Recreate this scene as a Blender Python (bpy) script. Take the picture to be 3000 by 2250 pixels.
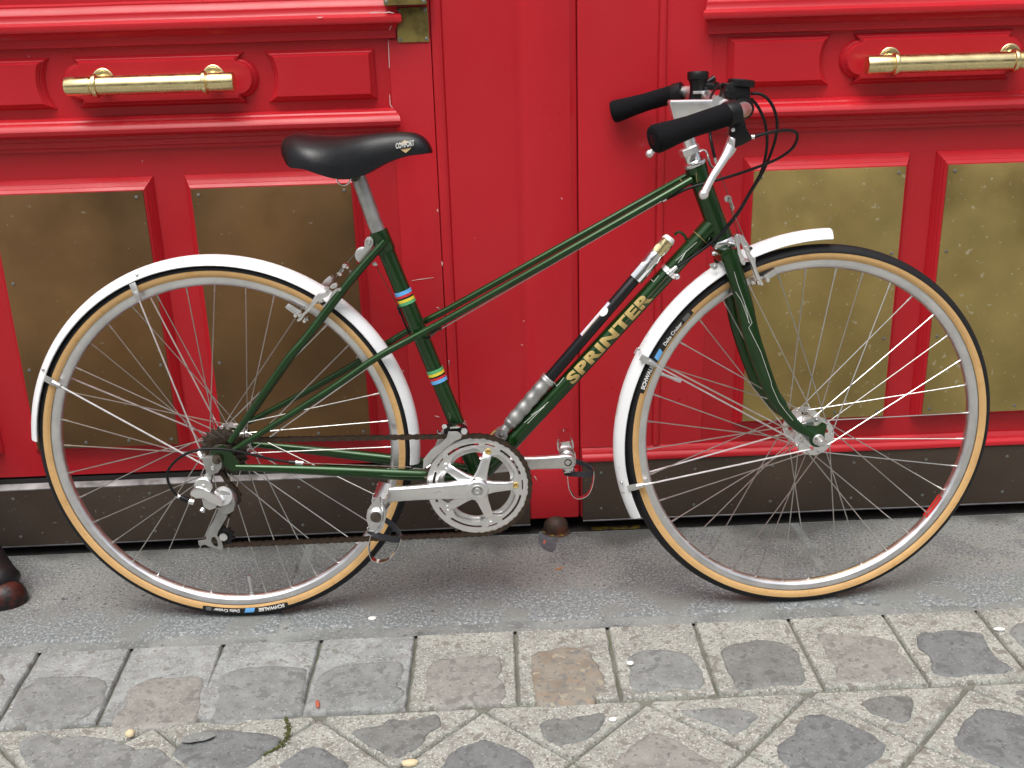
import bpy, bmesh, math, random
import numpy as np
from mathutils import Vector, Matrix, noise
random.seed(7)
for o in list(bpy.data.objects): bpy.data.objects.remove(o)
S = bpy.context.scene
COL = S.collection
R = math.radians
V = Vector

# ------------------------------------------------------------------ camera
FPX, PIT, YAW, ROL = 2999.8, .3261, -.02791, -.02975      # focal length in photo pixels (3000 wide), angles
CAM = V((0.0, -2.05296, 1.04202))
def _basis():
    cp, sp, cr, sr = math.cos(PIT), math.sin(PIT), math.cos(ROL), math.sin(ROL)
    r0, f0, u0 = V((1,0,0)), V((0,cp,-sp)), V((0,sp,cp))
    Z = Matrix.Rotation(YAW, 3, 'Z')
    return Z@(cr*r0+sr*u0), Z@f0, Z@(-sr*r0+cr*u0)
CR, CF, CU = _basis()
cd = bpy.data.cameras.new('camera'); cam = bpy.data.objects.new('camera', cd); COL.objects.link(cam)
cd.sensor_fit = 'HORIZONTAL'; cd.sensor_width = 36; cd.lens = FPX/3000*36
cd.clip_start = .05; cd.clip_end = 500
m = Matrix((CR, CU, -CF)).transposed().to_4x4(); m.translation = CAM
cam.matrix_world = m
S.camera = cam

# ------------------------------------------------------------------ sky, sun, exposure (bright overcast)
SUN_EL, SUN_AZ = R(66), R(200)          # azimuth measured clockwise from +y; behind the camera, a little to the left
w = bpy.data.worlds.new('World'); S.world = w; w.use_nodes = True
nt = w.node_tree; nt.nodes.clear()
sky = nt.nodes.new('ShaderNodeTexSky'); sky.sky_type = 'NISHITA'; sky.sun_disc = False
sky.sun_elevation = SUN_EL; sky.sun_rotation = SUN_AZ
sky.air_density = 1.0; sky.dust_density = 6.0; sky.ozone_density = 1.0
hs = nt.nodes.new('ShaderNodeHueSaturation'); hs.inputs['Saturation'].default_value = .36   # cloud cover takes the blue out
bg = nt.nodes.new('ShaderNodeBackground'); bg.inputs['Strength'].default_value = .13
wo = nt.nodes.new('ShaderNodeOutputWorld')
nt.links.new(sky.outputs[0], hs.inputs['Color']); nt.links.new(hs.outputs[0], bg.inputs[0]); nt.links.new(bg.outputs[0], wo.inputs[0])
sd = bpy.data.lights.new('sun', 'SUN'); sd.energy = 1.4; sd.angle = R(42); sd.color = (1, .985, .955)
sun = bpy.data.objects.new('sun', sd); COL.objects.link(sun)
dirv = V((math.sin(SUN_AZ)*math.cos(SUN_EL), math.cos(SUN_AZ)*math.cos(SUN_EL), math.sin(SUN_EL)))
sun.rotation_euler = dirv.to_track_quat('Z', 'Y').to_euler(); sun.location = dirv*6
S.view_settings.view_transform = 'Standard'; S.view_settings.look = 'None'
S.view_settings.exposure = 0.45; S.view_settings.gamma = 1.0
S.view_settings.use_curve_mapping = False
S.render.engine = 'CYCLES'

# ------------------------------------------------------------------ pixel -> place
def ray(p): return (p[0]-1500)/FPX*CR-(p[1]-1125)/FPX*CU+CF
def W(p, Y=0.0):
    d = ray(p); return CAM+d*((Y-CAM.y)/d.y)
def G(p, z=0.0):
    d = ray(p); return CAM+d*((z-CAM.z)/d.z)
def Zm(x0, y0, wd, ow): return lambda x, y: (x0+x*wd/ow, y0+y*wd/ow)
O = Zm(0,0,3000,2212)
A1 = Zm(0,0,1300,2212); A2 = Zm(1200,0,950,2212); A3 = Zm(2000,0,1000,2212); A4 = Zm(0,700,750,1914)
A5 = Zm(450,1150,800,2212); A6 = Zm(1050,1150,800,2212)
B1 = Zm(1750,180,650,2212); B2 = Zm(1950,550,500,2074); B3 = Zm(800,350,550,1521); B4 = Zm(800,750,550,2212)
B5 = Zm(1400,650,700,1659); B6 = Zm(450,1200,450,1493); B7 = Zm(1750,850,700,1659); B8 = Zm(2200,1100,800,1896)
C3 = Zm(650,760,600,1778); C4 = Zm(100,760,600,1778); C8 = Zm(1780,690,600,1778)
D1 = Zm(0,1850,800,2212); D2 = Zm(750,1850,800,2212); D3 = Zm(1500,1800,800,2212); D4 = Zm(2200,1750,800,2212)
D5 = Zm(0,1500,400,1659); D6 = Zm(1100,1050,400,1475); D7 = Zm(1200,1250,600,2212); D8 = Zm(2250,1120,300,1659)

# ------------------------------------------------------------------ materials
MATS = {}
def mat(name, col, rough=.5, metal=0., var=0., vscale=8., bump=0., bscale=60., coat=0., col2=None, c2lo=.5, c2hi=.7, c2scale=20., rvar=0., spec=None, sheen=0., speck=None, trans=0.):
    """procedural principled material; var = brightness variation, col2 = a second colour in noise patches, speck=(colour, cutoff, scale)"""
    m = bpy.data.materials.new(name); m.use_nodes = True; MATS[name] = m
    n, l = m.node_tree.nodes, m.node_tree.links
    b = n['Principled BSDF']
    b.inputs['Roughness'].default_value = rough; b.inputs['Metallic'].default_value = metal
    if coat: b.inputs['Coat Weight'].default_value = coat; b.inputs['Coat Roughness'].default_value = .08
    if spec is not None: b.inputs['Specular IOR Level'].default_value = spec
    if trans: b.inputs['Transmission Weight'].default_value = trans
    tc = n.new('ShaderNodeTexCoord')
    def nz(scale, detail=5., dist=0.):
        t = n.new('ShaderNodeTexNoise'); t.inputs['Scale'].default_value = scale; t.inputs['Detail'].default_value = detail
        t.inputs['Distortion'].default_value = dist
        l.new(tc.outputs['Object'], t.inputs['Vector']); return t.outputs['Fac']
    def ramp(src, lo, hi, a=(0,0,0,1), b_=(1,1,1,1)):
        r = n.new('ShaderNodeValToRGB'); r.color_ramp.elements[0].position = lo; r.color_ramp.elements[1].position = hi
        r.color_ramp.elements[0].color = a; r.color_ramp.elements[1].color = b_
        l.new(src, r.inputs[0]); return r.outputs[0]
    def mix(f, a, b_):
        x = n.new('ShaderNodeMix'); x.data_type = 'RGBA'
        l.new(f, x.inputs[0])
        for k, s in ((6, a), (7, b_)):
            if isinstance(s, tuple): x.inputs[k].default_value = (*s[:3], 1)
            else: l.new(s, x.inputs[k])
        return x.outputs[2]
    cur = tuple(col)
    if col2: cur = mix(ramp(nz(c2scale), c2lo, c2hi), cur, tuple(col2))
    if var:
        lo = tuple(max(0, c*(1-var)) for c in col); 
        v = ramp(nz(vscale), .3, .7, (1-var,)*3+(1,), (1+var,)*3+(1,))
        mm = n.new('ShaderNodeMix'); mm.data_type = 'RGBA'; mm.blend_type = 'MULTIPLY'; mm.inputs[0].default_value = 1
        if isinstance(cur, tuple): mm.inputs[6].default_value = (*cur, 1)
        else: l.new(cur, mm.inputs[6])
        l.new(v, mm.inputs[7]); cur = mm.outputs[2]
    if speck:
        for (sc, th, scl) in ([speck] if not isinstance(speck, list) else speck):
            cur = mix(ramp(nz(scl, 3.), th, th+.03), cur, sc)
    if isinstance(cur, tuple): b.inputs['Base Color'].default_value = (*cur, 1)
    else: l.new(cur, b.inputs['Base Color'])
    if rvar:
        mr = n.new('ShaderNodeMapRange'); mr.inputs['From Min'].default_value = .3; mr.inputs['From Max'].default_value = .7
        mr.inputs['To Min'].default_value = max(.02, rough-rvar); mr.inputs['To Max'].default_value = min(1, rough+rvar)
        l.new(nz(vscale*1.7), mr.inputs['Value']); l.new(mr.outputs[0], b.inputs['Roughness'])
    if bump:
        bp = n.new('ShaderNodeBump'); bp.inputs['Strength'].default_value = bump; bp.inputs['Distance'].default_value = .002
        l.new(nz(bscale, 6.), bp.inputs['Height']); l.new(bp.outputs[0], b.inputs['Normal'])
    return m
RED = mat('red_gloss_paint', (.462,.013,.021), .35, spec=.40, var=.06, vscale=3, bump=.12, bscale=45, rvar=.09, speck=((.55,.42,.40), .80, 55))
def brush(m, st=.10):
    n, l = m.node_tree.nodes, m.node_tree.links; bs = n['Principled BSDF']; tc = n.new('ShaderNodeTexCoord'); mp = n.new('ShaderNodeMapping'); mp.inputs['Scale'].default_value = (1, 1, .035)
    t = n.new('ShaderNodeTexNoise'); t.inputs['Scale'].default_value = 420; t.inputs['Detail'].default_value = 3; l.new(tc.outputs['Object'], mp.inputs[0]); l.new(mp.outputs[0], t.inputs['Vector'])
    bp = n.new('ShaderNodeBump'); bp.inputs['Strength'].default_value = st; bp.inputs['Distance'].default_value = .001; l.new(t.outputs['Fac'], bp.inputs['Height'])
    old = bs.inputs['Normal'].links[0].from_socket; l.new(old, bp.inputs['Normal']); l.new(bp.outputs[0], bs.inputs['Normal'])
brush(RED)
BRASSH = mat('polished_brass', (.80,.67,.36), .27, 1, var=.08, vscale=30, rvar=.08)
BRASSR = mat('aged_yellow_brass', (.40,.305,.11), .42, .75, var=.16, vscale=7, bump=.10, bscale=90, col2=(.29,.205,.075), c2lo=.45, c2hi=.75, c2scale=5, rvar=.12, speck=((.52,.46,.30), .67, 85))
BRASSL = mat('tarnished_brown_brass', (.215,.120,.048), .42, .7, var=.22, vscale=4, bump=.10, bscale=90, col2=(.13,.076,.036), c2lo=.4, c2hi=.7, c2scale=3, rvar=.12, speck=((.30,.24,.17), .70, 80))
LOCKB = mat('lock_plate_brass', (.38,.30,.10), .28, .9, col2=(.16,.12,.05), c2lo=.4, c2hi=.65, c2scale=28, rvar=.1)
KICK = mat('brown_metal_kickplate', (.074,.054,.040), .46, .45, var=.22, vscale=5, bump=.15, bscale=110, rvar=.14, speck=((.22,.20,.18), .70, 130))
LEDGE = mat('worn_grey_ledge', (.26,.25,.25), .6, .2, var=.35, vscale=18, bump=.4, bscale=80, col2=(.10,.09,.08), c2scale=25)
SCREW = mat('dull_screw', (.22,.23,.22), .45, .8)
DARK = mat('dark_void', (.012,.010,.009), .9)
def pave_mat():
    """dark trowelled stone by the door turning into pale, coarse, washed-out aggregate towards the street, grime at the door's foot"""
    m = bpy.data.materials.new('mottled_grey_pavement'); m.use_nodes = True; n, l = m.node_tree.nodes, m.node_tree.links; bs = n['Principled BSDF']; bs.inputs['Roughness'].default_value = .8
    tc = n.new('ShaderNodeTexCoord'); sx = n.new('ShaderNodeSeparateXYZ'); l.new(tc.outputs['Object'], sx.inputs[0])
    def nz(sc, det=5., dist=0.):
        t = n.new('ShaderNodeTexNoise'); t.inputs['Scale'].default_value = sc; t.inputs['Detail'].default_value = det; t.inputs['Distortion'].default_value = dist; l.new(tc.outputs['Object'], t.inputs['Vector']); return t.outputs['Fac']
    def mr(src, a, c, d=0., e=1.):
        r = n.new('ShaderNodeMapRange'); r.interpolation_type = 'SMOOTHSTEP'
        for k, v in zip(('From Min','From Max','To Min','To Max'), (a, c, d, e)): r.inputs[k].default_value = v
        l.new(src, r.inputs['Value']); return r.outputs[0]
    def mt(op, a, c):
        x = n.new('ShaderNodeMath'); x.operation = op
        for i, v in enumerate((a, c)):
            if isinstance(v, (int, float)): x.inputs[i].default_value = v
            else: l.new(v, x.inputs[i])
        return x.outputs[0]
    def mix(f, a, c):
        x = n.new('ShaderNodeMix'); x.data_type = 'RGBA'; l.new(f, x.inputs[0])
        for k, v in ((6, a), (7, c)):
            if isinstance(v, tuple): x.inputs[k].default_value = (*v, 1)
            else: l.new(v, x.inputs[k])
        return x.outputs[2]
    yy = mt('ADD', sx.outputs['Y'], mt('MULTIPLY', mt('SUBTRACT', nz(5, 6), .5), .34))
    coarse = mr(yy, -.215, -.285)
    base = mix(mr(nz(3.0, 6, .6), .42, .60), (.150,.160,.154), (.205,.212,.198))
    base = mix(mr(nz(9, 5), .52, .60, 0, .6), base, (.125,.130,.138))
    g1 = mix(mr(nz(210, 2), .555, .60), base, (.30,.30,.295)); g1 = mix(mr(nz(150, 3), .60, .64), g1, (.075,.075,.075))
    c0 = mix(mr(nz(120, 3), .46, .56), (.145,.162,.166), (.205,.218,.218)); c0 = mix(mr(nz(190, 2), .56, .62), c0, (.345,.365,.365)); c0 = mix(mr(nz(11, 5), .50, .62, 0, .8), c0, (.188,.195,.182))
    col = mix(coarse, g1, c0)
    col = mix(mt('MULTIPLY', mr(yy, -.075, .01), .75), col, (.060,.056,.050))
    col = mix(mr(nz(46, 3), .715, .735), col, (.06,.055,.05))
    l.new(col, bs.inputs['Base Color'])
    bp = n.new('ShaderNodeBump'); bp.inputs['Strength'].default_value = .9; bp.inputs['Distance'].default_value = .002
    h = mt('ADD', mt('MULTIPLY', nz(230, 4), mt('ADD', mt('MULTIPLY', coarse, .8), .5)), mt('MULTIPLY', nz(22, 5), 1.2)); l.new(h, bp.inputs['Height']); l.new(bp.outputs[0], bs.inputs['Normal'])
    return m
PAVE = pave_mat()
CEM = mat('smooth_cement_edge', (.205,.216,.206), .85, var=.2, vscale=7, bump=.5, bscale=200, col2=(.16,.17,.168), c2lo=.45, c2hi=.62, c2scale=16, speck=[((.30,.31,.305), .60, 200), ((.12,.12,.11), .64, 60)])
MORTAR = mat('pale_sandy_mortar', (.308,.320,.285), .9, var=.20, vscale=16, bump=1.0, bscale=300, col2=(.235,.225,.20), c2lo=.46, c2hi=.66, c2scale=90, speck=[((.50,.49,.46), .585, 260), ((.17,.165,.14), .60, 170), ((.20,.19,.165), .61, 38)])
MORTARG = mat('grey_smooth_mortar', (.272,.290,.283), .88, var=.20, vscale=14, bump=.7, bscale=260, col2=(.215,.215,.215), c2lo=.45, c2hi=.65, c2scale=50, speck=[((.38,.39,.39), .60, 220), ((.17,.17,.16), .62, 140), ((.19,.185,.17), .63, 40)])
JOINT = mat('dark_mossy_joint', (.16,.16,.132), .95, var=.3, vscale=30, bump=.8, bscale=200, col2=(.085,.095,.05), c2scale=15)
def stone(nm, c, v=.16, **k):
    k.setdefault('col2', tuple(x*.72 for x in c)); k.setdefault('c2lo', .5); k.setdefault('c2hi', .75); k.setdefault('c2scale', 55)
    k.setdefault('speck', [(tuple(min(1, x*1.35) for x in c), .61, 230), (tuple(x*.6 for x in c), .63, 130), (tuple(x*.72 for x in c), .60, 34)])
    return mat(nm, c, .7, var=v, vscale=24, bump=.6, bscale=140, **k)
ST_G = stone('grey_sandstone', (.210,.22,.213))
ST_W = stone('warm_grey_sandstone', (.243,.238,.218))
ST_D = stone('slate_grey_sandstone', (.160,.170,.170))
ST_M = stone('mid_grey_sandstone', (.168,.174,.166))
ST_O = stone('ochre_granite', (.225,.208,.172), .2, col2=(.245,.185,.130), c2lo=.48, c2hi=.66, c2scale=26, speck=[((.16,.16,.15), .57, 90), ((.31,.28,.21), .62, 60)])
GREEN = mat('dark_green_enamel', (.0085,.046,.0065), .36, .62, var=.18, vscale=25, coat=.75, rvar=.06, spec=.35, speck=((.32,.34,.28), .80, 120))
GOLD = mat('gold_lettering', (.50,.36,.13), .45, .3, var=.1, vscale=60)
WLINE = mat('white_pinstripe', (.62,.66,.60), .5)
ALU = mat('polished_aluminium', (.91,.91,.91), .34, 1, var=.03, vscale=40, rvar=.05)
ALUS = mat('satin_aluminium', (.72,.72,.71), .40, 1, var=.06, vscale=50, rvar=.06, speck=((.30,.29,.27), .76, 160))
ALUG = mat('greyed_aluminium', (.44,.44,.43), .45, .9, var=.15, vscale=60, bump=.1, bscale=300, rvar=.1)
RIM = mat('rim_aluminium', (.82,.82,.83), .37, 1, var=.10, vscale=25, rvar=.08)
CHROME = mat('chrome', (.78,.78,.78), .14, 1, var=.05, vscale=60, speck=((.30,.20,.12), .76, 150))
SPOKE = mat('steel_spoke', (.56,.555,.53), .35, 1, var=.1, vscale=30)
LIP = mat('worn_plate_edge', (.11,.105,.11), .5, .5, var=.4, vscale=25)
STEELD = mat('dirty_steel', (.12,.10,.08), .45, .7, var=.3, vscale=80, col2=(.06,.042,.03), c2scale=90)
CHAIN = mat('rusty_chain_steel', (.060,.048,.038), .42, .7, var=.3, vscale=90, col2=(.075,.042,.024), c2lo=.5, c2hi=.7, c2scale=120)
TYRE = mat('black_tread_rubber', (.0075,.0078,.0095), .66, spec=.35, var=.2, vscale=60, bump=.35, bscale=400)
TAN = mat('tan_gumwall', (.58,.355,.145), .6, var=.08, vscale=30, col2=(.48,.26,.085), c2lo=.55, c2hi=.75, c2scale=60)
WHITE = mat('white_plastic', (.78,.79,.80), .32, var=.04, vscale=10, speck=[((.50,.48,.43), .71, 60), ((.60,.59,.55), .66, 14)])
BLACKP = mat('black_plastic', (.005,.005,.006), .38, spec=.35, rvar=.08, vscale=40)
FOAM = mat('black_foam', (.0035,.0036,.005), .95, spec=.25, bump=.5, bscale=700)
VINYL = mat('black_saddle_vinyl', (.004,.0045,.006), .36, spec=.42, bump=.22, bscale=500, rvar=.05, vscale=30)
CABLE = mat('black_cable_casing', (.004,.004,.005), .45, spec=.35)
BLK = mat('black_band', (.01,.01,.01), .4)
BLUE = mat('blue_band', (.13,.40,.78), .4); REDB = mat('red_band', (.62,.03,.03), .4); YEL = mat('yellow_band', (.74,.60,.05), .4); GRN = mat('green_band', (.10,.40,.17), .4)
LWHITE = mat('white_print', (.78,.78,.76), .5); GREYP = mat('grey_print', (.12,.12,.12), .5)
RUST = mat('rusty_iron', (.055,.032,.022), .62, .4, var=.35, vscale=30, bump=.5, bscale=120, col2=(.14,.04,.02), c2lo=.52, c2hi=.7, c2scale=22)
BIRON = mat('black_painted_iron', (.014,.012,.013), .40, .2, bump=.3, bscale=70, rvar=.1)
RUSTR = mat('red_rust_iron', (.075,.018,.012), .45, .3, var=.4, vscale=40, bump=.6, bscale=90, col2=(.014,.012,.013), c2lo=.45, c2hi=.55, c2scale=28)
PUMPB = mat('black_pump_barrel', (.005,.005,.007), .40, spec=.4, speck=((.06,.06,.06), .72, 90))
STRAP = mat('grey_leather_strap', (.035,.036,.045), .7)
STONEW = mat('limestone_jamb', (.56,.53,.47), .85, var=.1, vscale=3, bump=.4, bscale=80)
LEAFM = mat('dry_leaf', (.40,.17,.06), .8); GAPSHADE = mat('painted_gap_shade', (.016,.014,.012), .95, var=.4, vscale=40, bump=.8, bscale=150)
LITW = mat('white_litter', (.80,.79,.76), .7); LITP = mat('pale_crumb', (.62,.52,.33), .8); LITR = mat('red_bud', (.42,.10,.06), .6)
MOSS = mat('moss', (.075,.085,.022), 1, var=.4, vscale=90, bump=1, bscale=300)
BADGE = mat('badge_tan', (.50,.36,.17), .5)
PURP = mat('badge_white', (.68,.64,.74), .5)

# ------------------------------------------------------------------ mesh helpers
class MB:
    def __init__(s): s.v = []; s.f = []; s.mi = []; s.k = 0
    def add(s, vs, fs):
        o = len(s.v); s.v += [tuple(x) for x in vs]; s.f += [tuple(i+o for i in f) for f in fs]; s.mi += [s.k]*len(fs)
        return s
    def rings(s, rings, closed=False, cap=True):
        n = len(rings[0]); vs = [p for r in rings for p in r]; fs = []
        N = len(rings)
        for i in range(N if closed else N-1):
            a, b = i*n, ((i+1) % N)*n
            for j in range(n): fs.append((a+j, a+(j+1) % n, b+(j+1) % n, b+j))
        if cap and not closed: fs.append(tuple(range(n-1, -1, -1))); fs.append(tuple((N-1)*n+j for j in range(n)))
        return s.add(vs, fs)
    def tube(s, pts, r, n=12, closed=False, cap=True, ax=None, sq=1.0):
        """round tube along pts; r scalar or list; ax/sq: scale the section by sq along axis ax"""
        pts = [V(p) for p in pts]; N = len(pts)
        rs = r if isinstance(r, (list, tuple)) else [r]*N
        tg = []
        for i in range(N):
            a = pts[(i-1) % N] if (closed or i > 0) else pts[0]
            b = pts[(i+1) % N] if (closed or i < N-1) else pts[-1]
            tg.append((b-a).normalized())
        u = tg[0].orthogonal().normalized()
        if ax is not None:
            u = (V(ax)-tg[0]*V(ax).dot(tg[0])).normalized()
        out = []
        for i in range(N):
            u = (u-tg[i]*u.dot(tg[i])).normalized(); w_ = tg[i].cross(u)
            out.append([pts[i]+(u*math.cos(2*math.pi*j/n)*(sq if ax is not None else 1)+w_*math.sin(2*math.pi*j/n))*rs[i] for j in range(n)])
        return s.rings(out, closed, cap)
    def cyl(s, a, b, r, r2=None, n=16): return s.tube([a, b], [r, r if r2 is None else r2], n)
    def lathe(s, prof, c, ax, n=32, closed=False, cap=True, a0=0, a1=None):
        """prof: (radius, height along ax)"""
        c = V(c); ax = V(ax).normalized(); u = ax.orthogonal().normalized(); w_ = ax.cross(u)
        rs = [[c+ax*h+(u*math.cos(2*math.pi*j/n)+w_*math.sin(2*math.pi*j/n))*max(r, 1e-5) for j in range(n)] for r, h in prof]
        if closed: rs.append(rs[0])
        return s.rings(rs, False, cap and not closed)
    def box(s, c, sz, M=None):
        hx, hy, hz = sz[0]/2, sz[1]/2, sz[2]/2
        vs = [V((x*hx, y*hy, z*hz)) for x in (-1,1) for y in (-1,1) for z in (-1,1)]
        if M is not None: vs = [M@x for x in vs]
        return s.add([x+V(c) for x in vs], [(0,1,3,2),(4,6,7,5),(0,4,5,1),(2,3,7,6),(0,2,6,4),(1,5,7,3)])
    def prism(s, poly, d, cap=True):
        """poly: 3-D ring; extruded by vector d"""
        d = V(d); return s.rings([[V(p) for p in poly], [V(p)+d for p in poly]], False, cap)
    def ball(s, c, r, n=12, sc=(1,1,1)):
        c = V(c); rs = []
        for i in range(1, n//2):
            t = math.pi*i/(n//2); rs.append([c+V((r*math.sin(t)*math.cos(2*math.pi*j/n)*sc[0], r*math.sin(t)*math.sin(2*math.pi*j/n)*sc[1], r*math.cos(t)*sc[2])) for j in range(n)])
        return s.rings(rs)
    def xf(s, M):
        s.v = [tuple(M@V(p)) for p in s.v]; return s
    def build(s, name, mats, parent=None, smooth=38, bevel=0, kind=None):
        me = bpy.data.meshes.new(name); me.from_pydata(s.v, [], s.f)
        ms = mats if isinstance(mats, (list, tuple)) else [mats]
        for m_ in ms: me.materials.append(m_)
        if len(ms) > 1: me.polygons.foreach_set('material_index', s.mi)
        bm = bmesh.new(); bm.from_mesh(me); bmesh.ops.recalc_face_normals(bm, faces=bm.faces)
        if bevel:
            es = [e for e in bm.edges if len(e.link_faces) == 2 and e.calc_face_angle(0) > R(50)]
            try: bmesh.ops.bevel(bm, geom=es, offset=bevel, segments=2, profile=.6, affect='EDGES', clamp_overlap=True)
            except Exception: pass
        bm.to_mesh(me); bm.free()
        if smooth:
            me.polygons.foreach_set('use_smooth', [True]*len(me.polygons))
            me.set_sharp_from_angle(angle=R(smooth))
        me.update()
        return obj(name, me, parent, kind)
def obj(name, data, parent=None, kind=None):
    o = bpy.data.objects.new(name, data); COL.objects.link(o)
    if parent is not None: o.parent = parent
    if kind: o['kind'] = kind
    return o
def thing(o, label, cat, group=None):
    o['label'] = label; o['category'] = cat
    if group: o['group'] = group
    return o
def spline(pts, n=8):
    """Catmull-Rom through pts (tuples/Vectors of any dimension)"""
    P = [np.array(p, float) for p in pts]; P = [2*P[0]-P[1]]+P+[2*P[-1]-P[-2]]; out = []
    for i in range(1, len(P)-2):
        for k in range(n):
            t = k/n
            out.append(.5*((2*P[i])+(-P[i-1]+P[i+1])*t+(2*P[i-1]-5*P[i]+4*P[i+1]-P[i+2])*t*t+(-P[i-1]+3*P[i]-3*P[i+1]+P[i+2])*t**3))
    out.append(P[-2]); return [tuple(float(c) for c in p) for p in out]
def spv(pts, n=8): return [V(p) for p in spline(pts, n)]
def curve_mesh(loops, thick, bevel=0.0):
    """flat plate with holes: loops of 2-D points (first outer, then holes), as mesh data lying in XY"""
    cu = bpy.data.curves.new('c', 'CURVE'); cu.dimensions = '2D'; cu.fill_mode = 'BOTH'; cu.extrude = max(thick/2-bevel, 0); cu.bevel_depth = bevel; cu.bevel_resolution = 1
    for lp in loops:
        sp = cu.splines.new('POLY'); sp.points.add(len(lp)-1); sp.use_cyclic_u = True
        for q, p in zip(sp.points, lp): q.co = (p[0], p[1], 0, 1)
    o = bpy.data.objects.new('c', cu); COL.objects.link(o)
    dg = bpy.context.evaluated_depsgraph_get(); me = bpy.data.meshes.new_from_object(o.evaluated_get(dg))
    bpy.data.objects.remove(o); bpy.data.curves.remove(cu); return me
def text_mesh(body, size=1., offset=0., extrude=0., shear=0., space=1.):
    cu = bpy.data.curves.new('t', 'FONT'); cu.body = body; cu.size = size; cu.offset = offset; cu.extrude = extrude; cu.shear = shear; cu.space_character = space; cu.resolution_u = 3
    o = bpy.data.objects.new('t', cu); COL.objects.link(o)
    dg = bpy.context.evaluated_depsgraph_get(); me = bpy.data.meshes.new_from_object(o.evaluated_get(dg))
    bpy.data.objects.remove(o); bpy.data.curves.remove(cu); return me
def place_mesh(me, fn, name, mt, parent, smooth=38):
    for v in me.vertices: v.co = fn(v.co)
    me.materials.clear(); me.materials.append(mt)
    bm = bmesh.new(); bm.from_mesh(me); bmesh.ops.remove_doubles(bm, verts=bm.verts, dist=1e-6); bmesh.ops.recalc_face_normals(bm, faces=bm.faces); bm.to_mesh(me); bm.free()
    if smooth:
        me.polygons.foreach_set('use_smooth', [True]*len(me.polygons)); me.set_sharp_from_angle(angle=R(smooth))
    me.update(); return obj(name, me, parent)
def circ(r, n=32, c=(0,0), a0=0., a1=2*math.pi, endpoint=False):
    k = n if not endpoint else n-1
    return [(c[0]+r*math.cos(a0+(a1-a0)*i/k), c[1]+r*math.sin(a0+(a1-a0)*i/k)) for i in range(n)]
# ================================================================== THE SETTING: ground
def sheet(name, x0, x1, y0, y1, z, mt, parent=None, kind=None, nx=1, ny=1):
    b = MB(); vs = [(x0+(x1-x0)*i/nx, y0+(y1-y0)*j/ny, z) for j in range(ny+1) for i in range(nx+1)]
    b.add(vs, [(j*(nx+1)+i, j*(nx+1)+i+1, (j+1)*(nx+1)+i+1, (j+1)*(nx+1)+i) for j in range(ny) for i in range(nx)])
    return b.build(name, mt, parent, smooth=0, kind=kind)
street = sheet('street', -60, 60, -120, .2, -.022, MORTAR, kind='structure')
sheet('joint_bed', -2.2, 2.4, -1.75, -.398, -.009, JOINT, street)
pavement = sheet('pavement', -30, 30, -.3975, .45, -.0035, CEM, kind='structure')
# paving slabs of the strip by the door, with a cement-filled joint between them and a cement fillet along the edge
JX = [-2.6, -1.17, G(Zm(0,1700,1500,2212)(1225,195)).x, G(B8(420,1200)).x, 1.55, 2.9]
def slab(x0, x1, y0, y1, mt, name='paving_slab'):
    out = []; n = 60
    for (ax, ay, bx, by) in ((x0,y0,x1,y0),(x1,y0,x1,y1),(x1,y1,x0,y1),(x0,y1,x0,y0)):
        k = n if abs(bx-ax) > abs(by-ay) else 24
        for i in range(k):
            t = i/k; x, y = ax+(bx-ax)*t, ay+(by-ay)*t; e = .024 if ay == by == y0 else .003
            out.append((x+.004*noise.noise((x*9, y*9, 3)), y+e*noise.noise((x*5, y*11, 7))+e*.4*noise.noise((x*30, y*11, 2))))
    bb = MB(); cx, cy = (x0+x1)/2, (y0+y1)/2
    def ins(d, z): return [V((x+(cx-x)/max(abs(cx-x), .01)*min(d, abs(cx-x)), y+(cy-y)/max(abs(cy-y), .01)*min(d, abs(cy-y)), z)) for x, y in out]
    bb.rings([ins(0, -.012), ins(0, -.0030), ins(.006, -.0006), ins(.012, 0)])
    return bb.build(name, mt, pavement, smooth=40)
for i in range(len(JX)-1):
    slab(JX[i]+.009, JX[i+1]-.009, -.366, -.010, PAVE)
sheet('gap_shade', -2.6, 2.9, -.0075, .0690, -.0028, GAPSHADE, pavement)  # near-black strip: the shade under the gate's foot, painted as colour

# ---- cobbles: mortar pads parted by grooves, a worn stone in each
def clean(poly):
    a = sum(poly[i][0]*poly[(i+1) % len(poly)][1]-poly[(i+1) % len(poly)][0]*poly[i][1] for i in range(len(poly)))
    return poly if a > 0 else poly[::-1]
def inset2(poly, d):
    n = len(poly); out = []
    for i in range(n):
        p0, p1, p2 = V(poly[i-1]).to_2d(), V(poly[i]).to_2d(), V(poly[(i+1) % n]).to_2d()
        a, b = (p1-p0), (p2-p1)
        a = a.normalized() if a.length > 1e-9 else V((1,0)); b = b.normalized() if b.length > 1e-9 else a
        na, nb = V((-a.y, a.x)), V((-b.y, b.x)); m_ = na+nb
        if m_.length < 1e-6: m_ = na
        m_.normalize(); k = d/max(m_.dot(na), .70)
        out.append((p1.x+m_.x*k, p1.y+m_.y*k))
    return out
def resample(poly, step):
    out = []
    for i in range(len(poly)):
        a, b = V(poly[i]).to_2d(), V(poly[(i+1) % len(poly)]).to_2d(); k = max(1, int((b-a).length/step))
        out += [tuple(a.lerp(b, j/k)) for j in range(k)]
    return out
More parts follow.
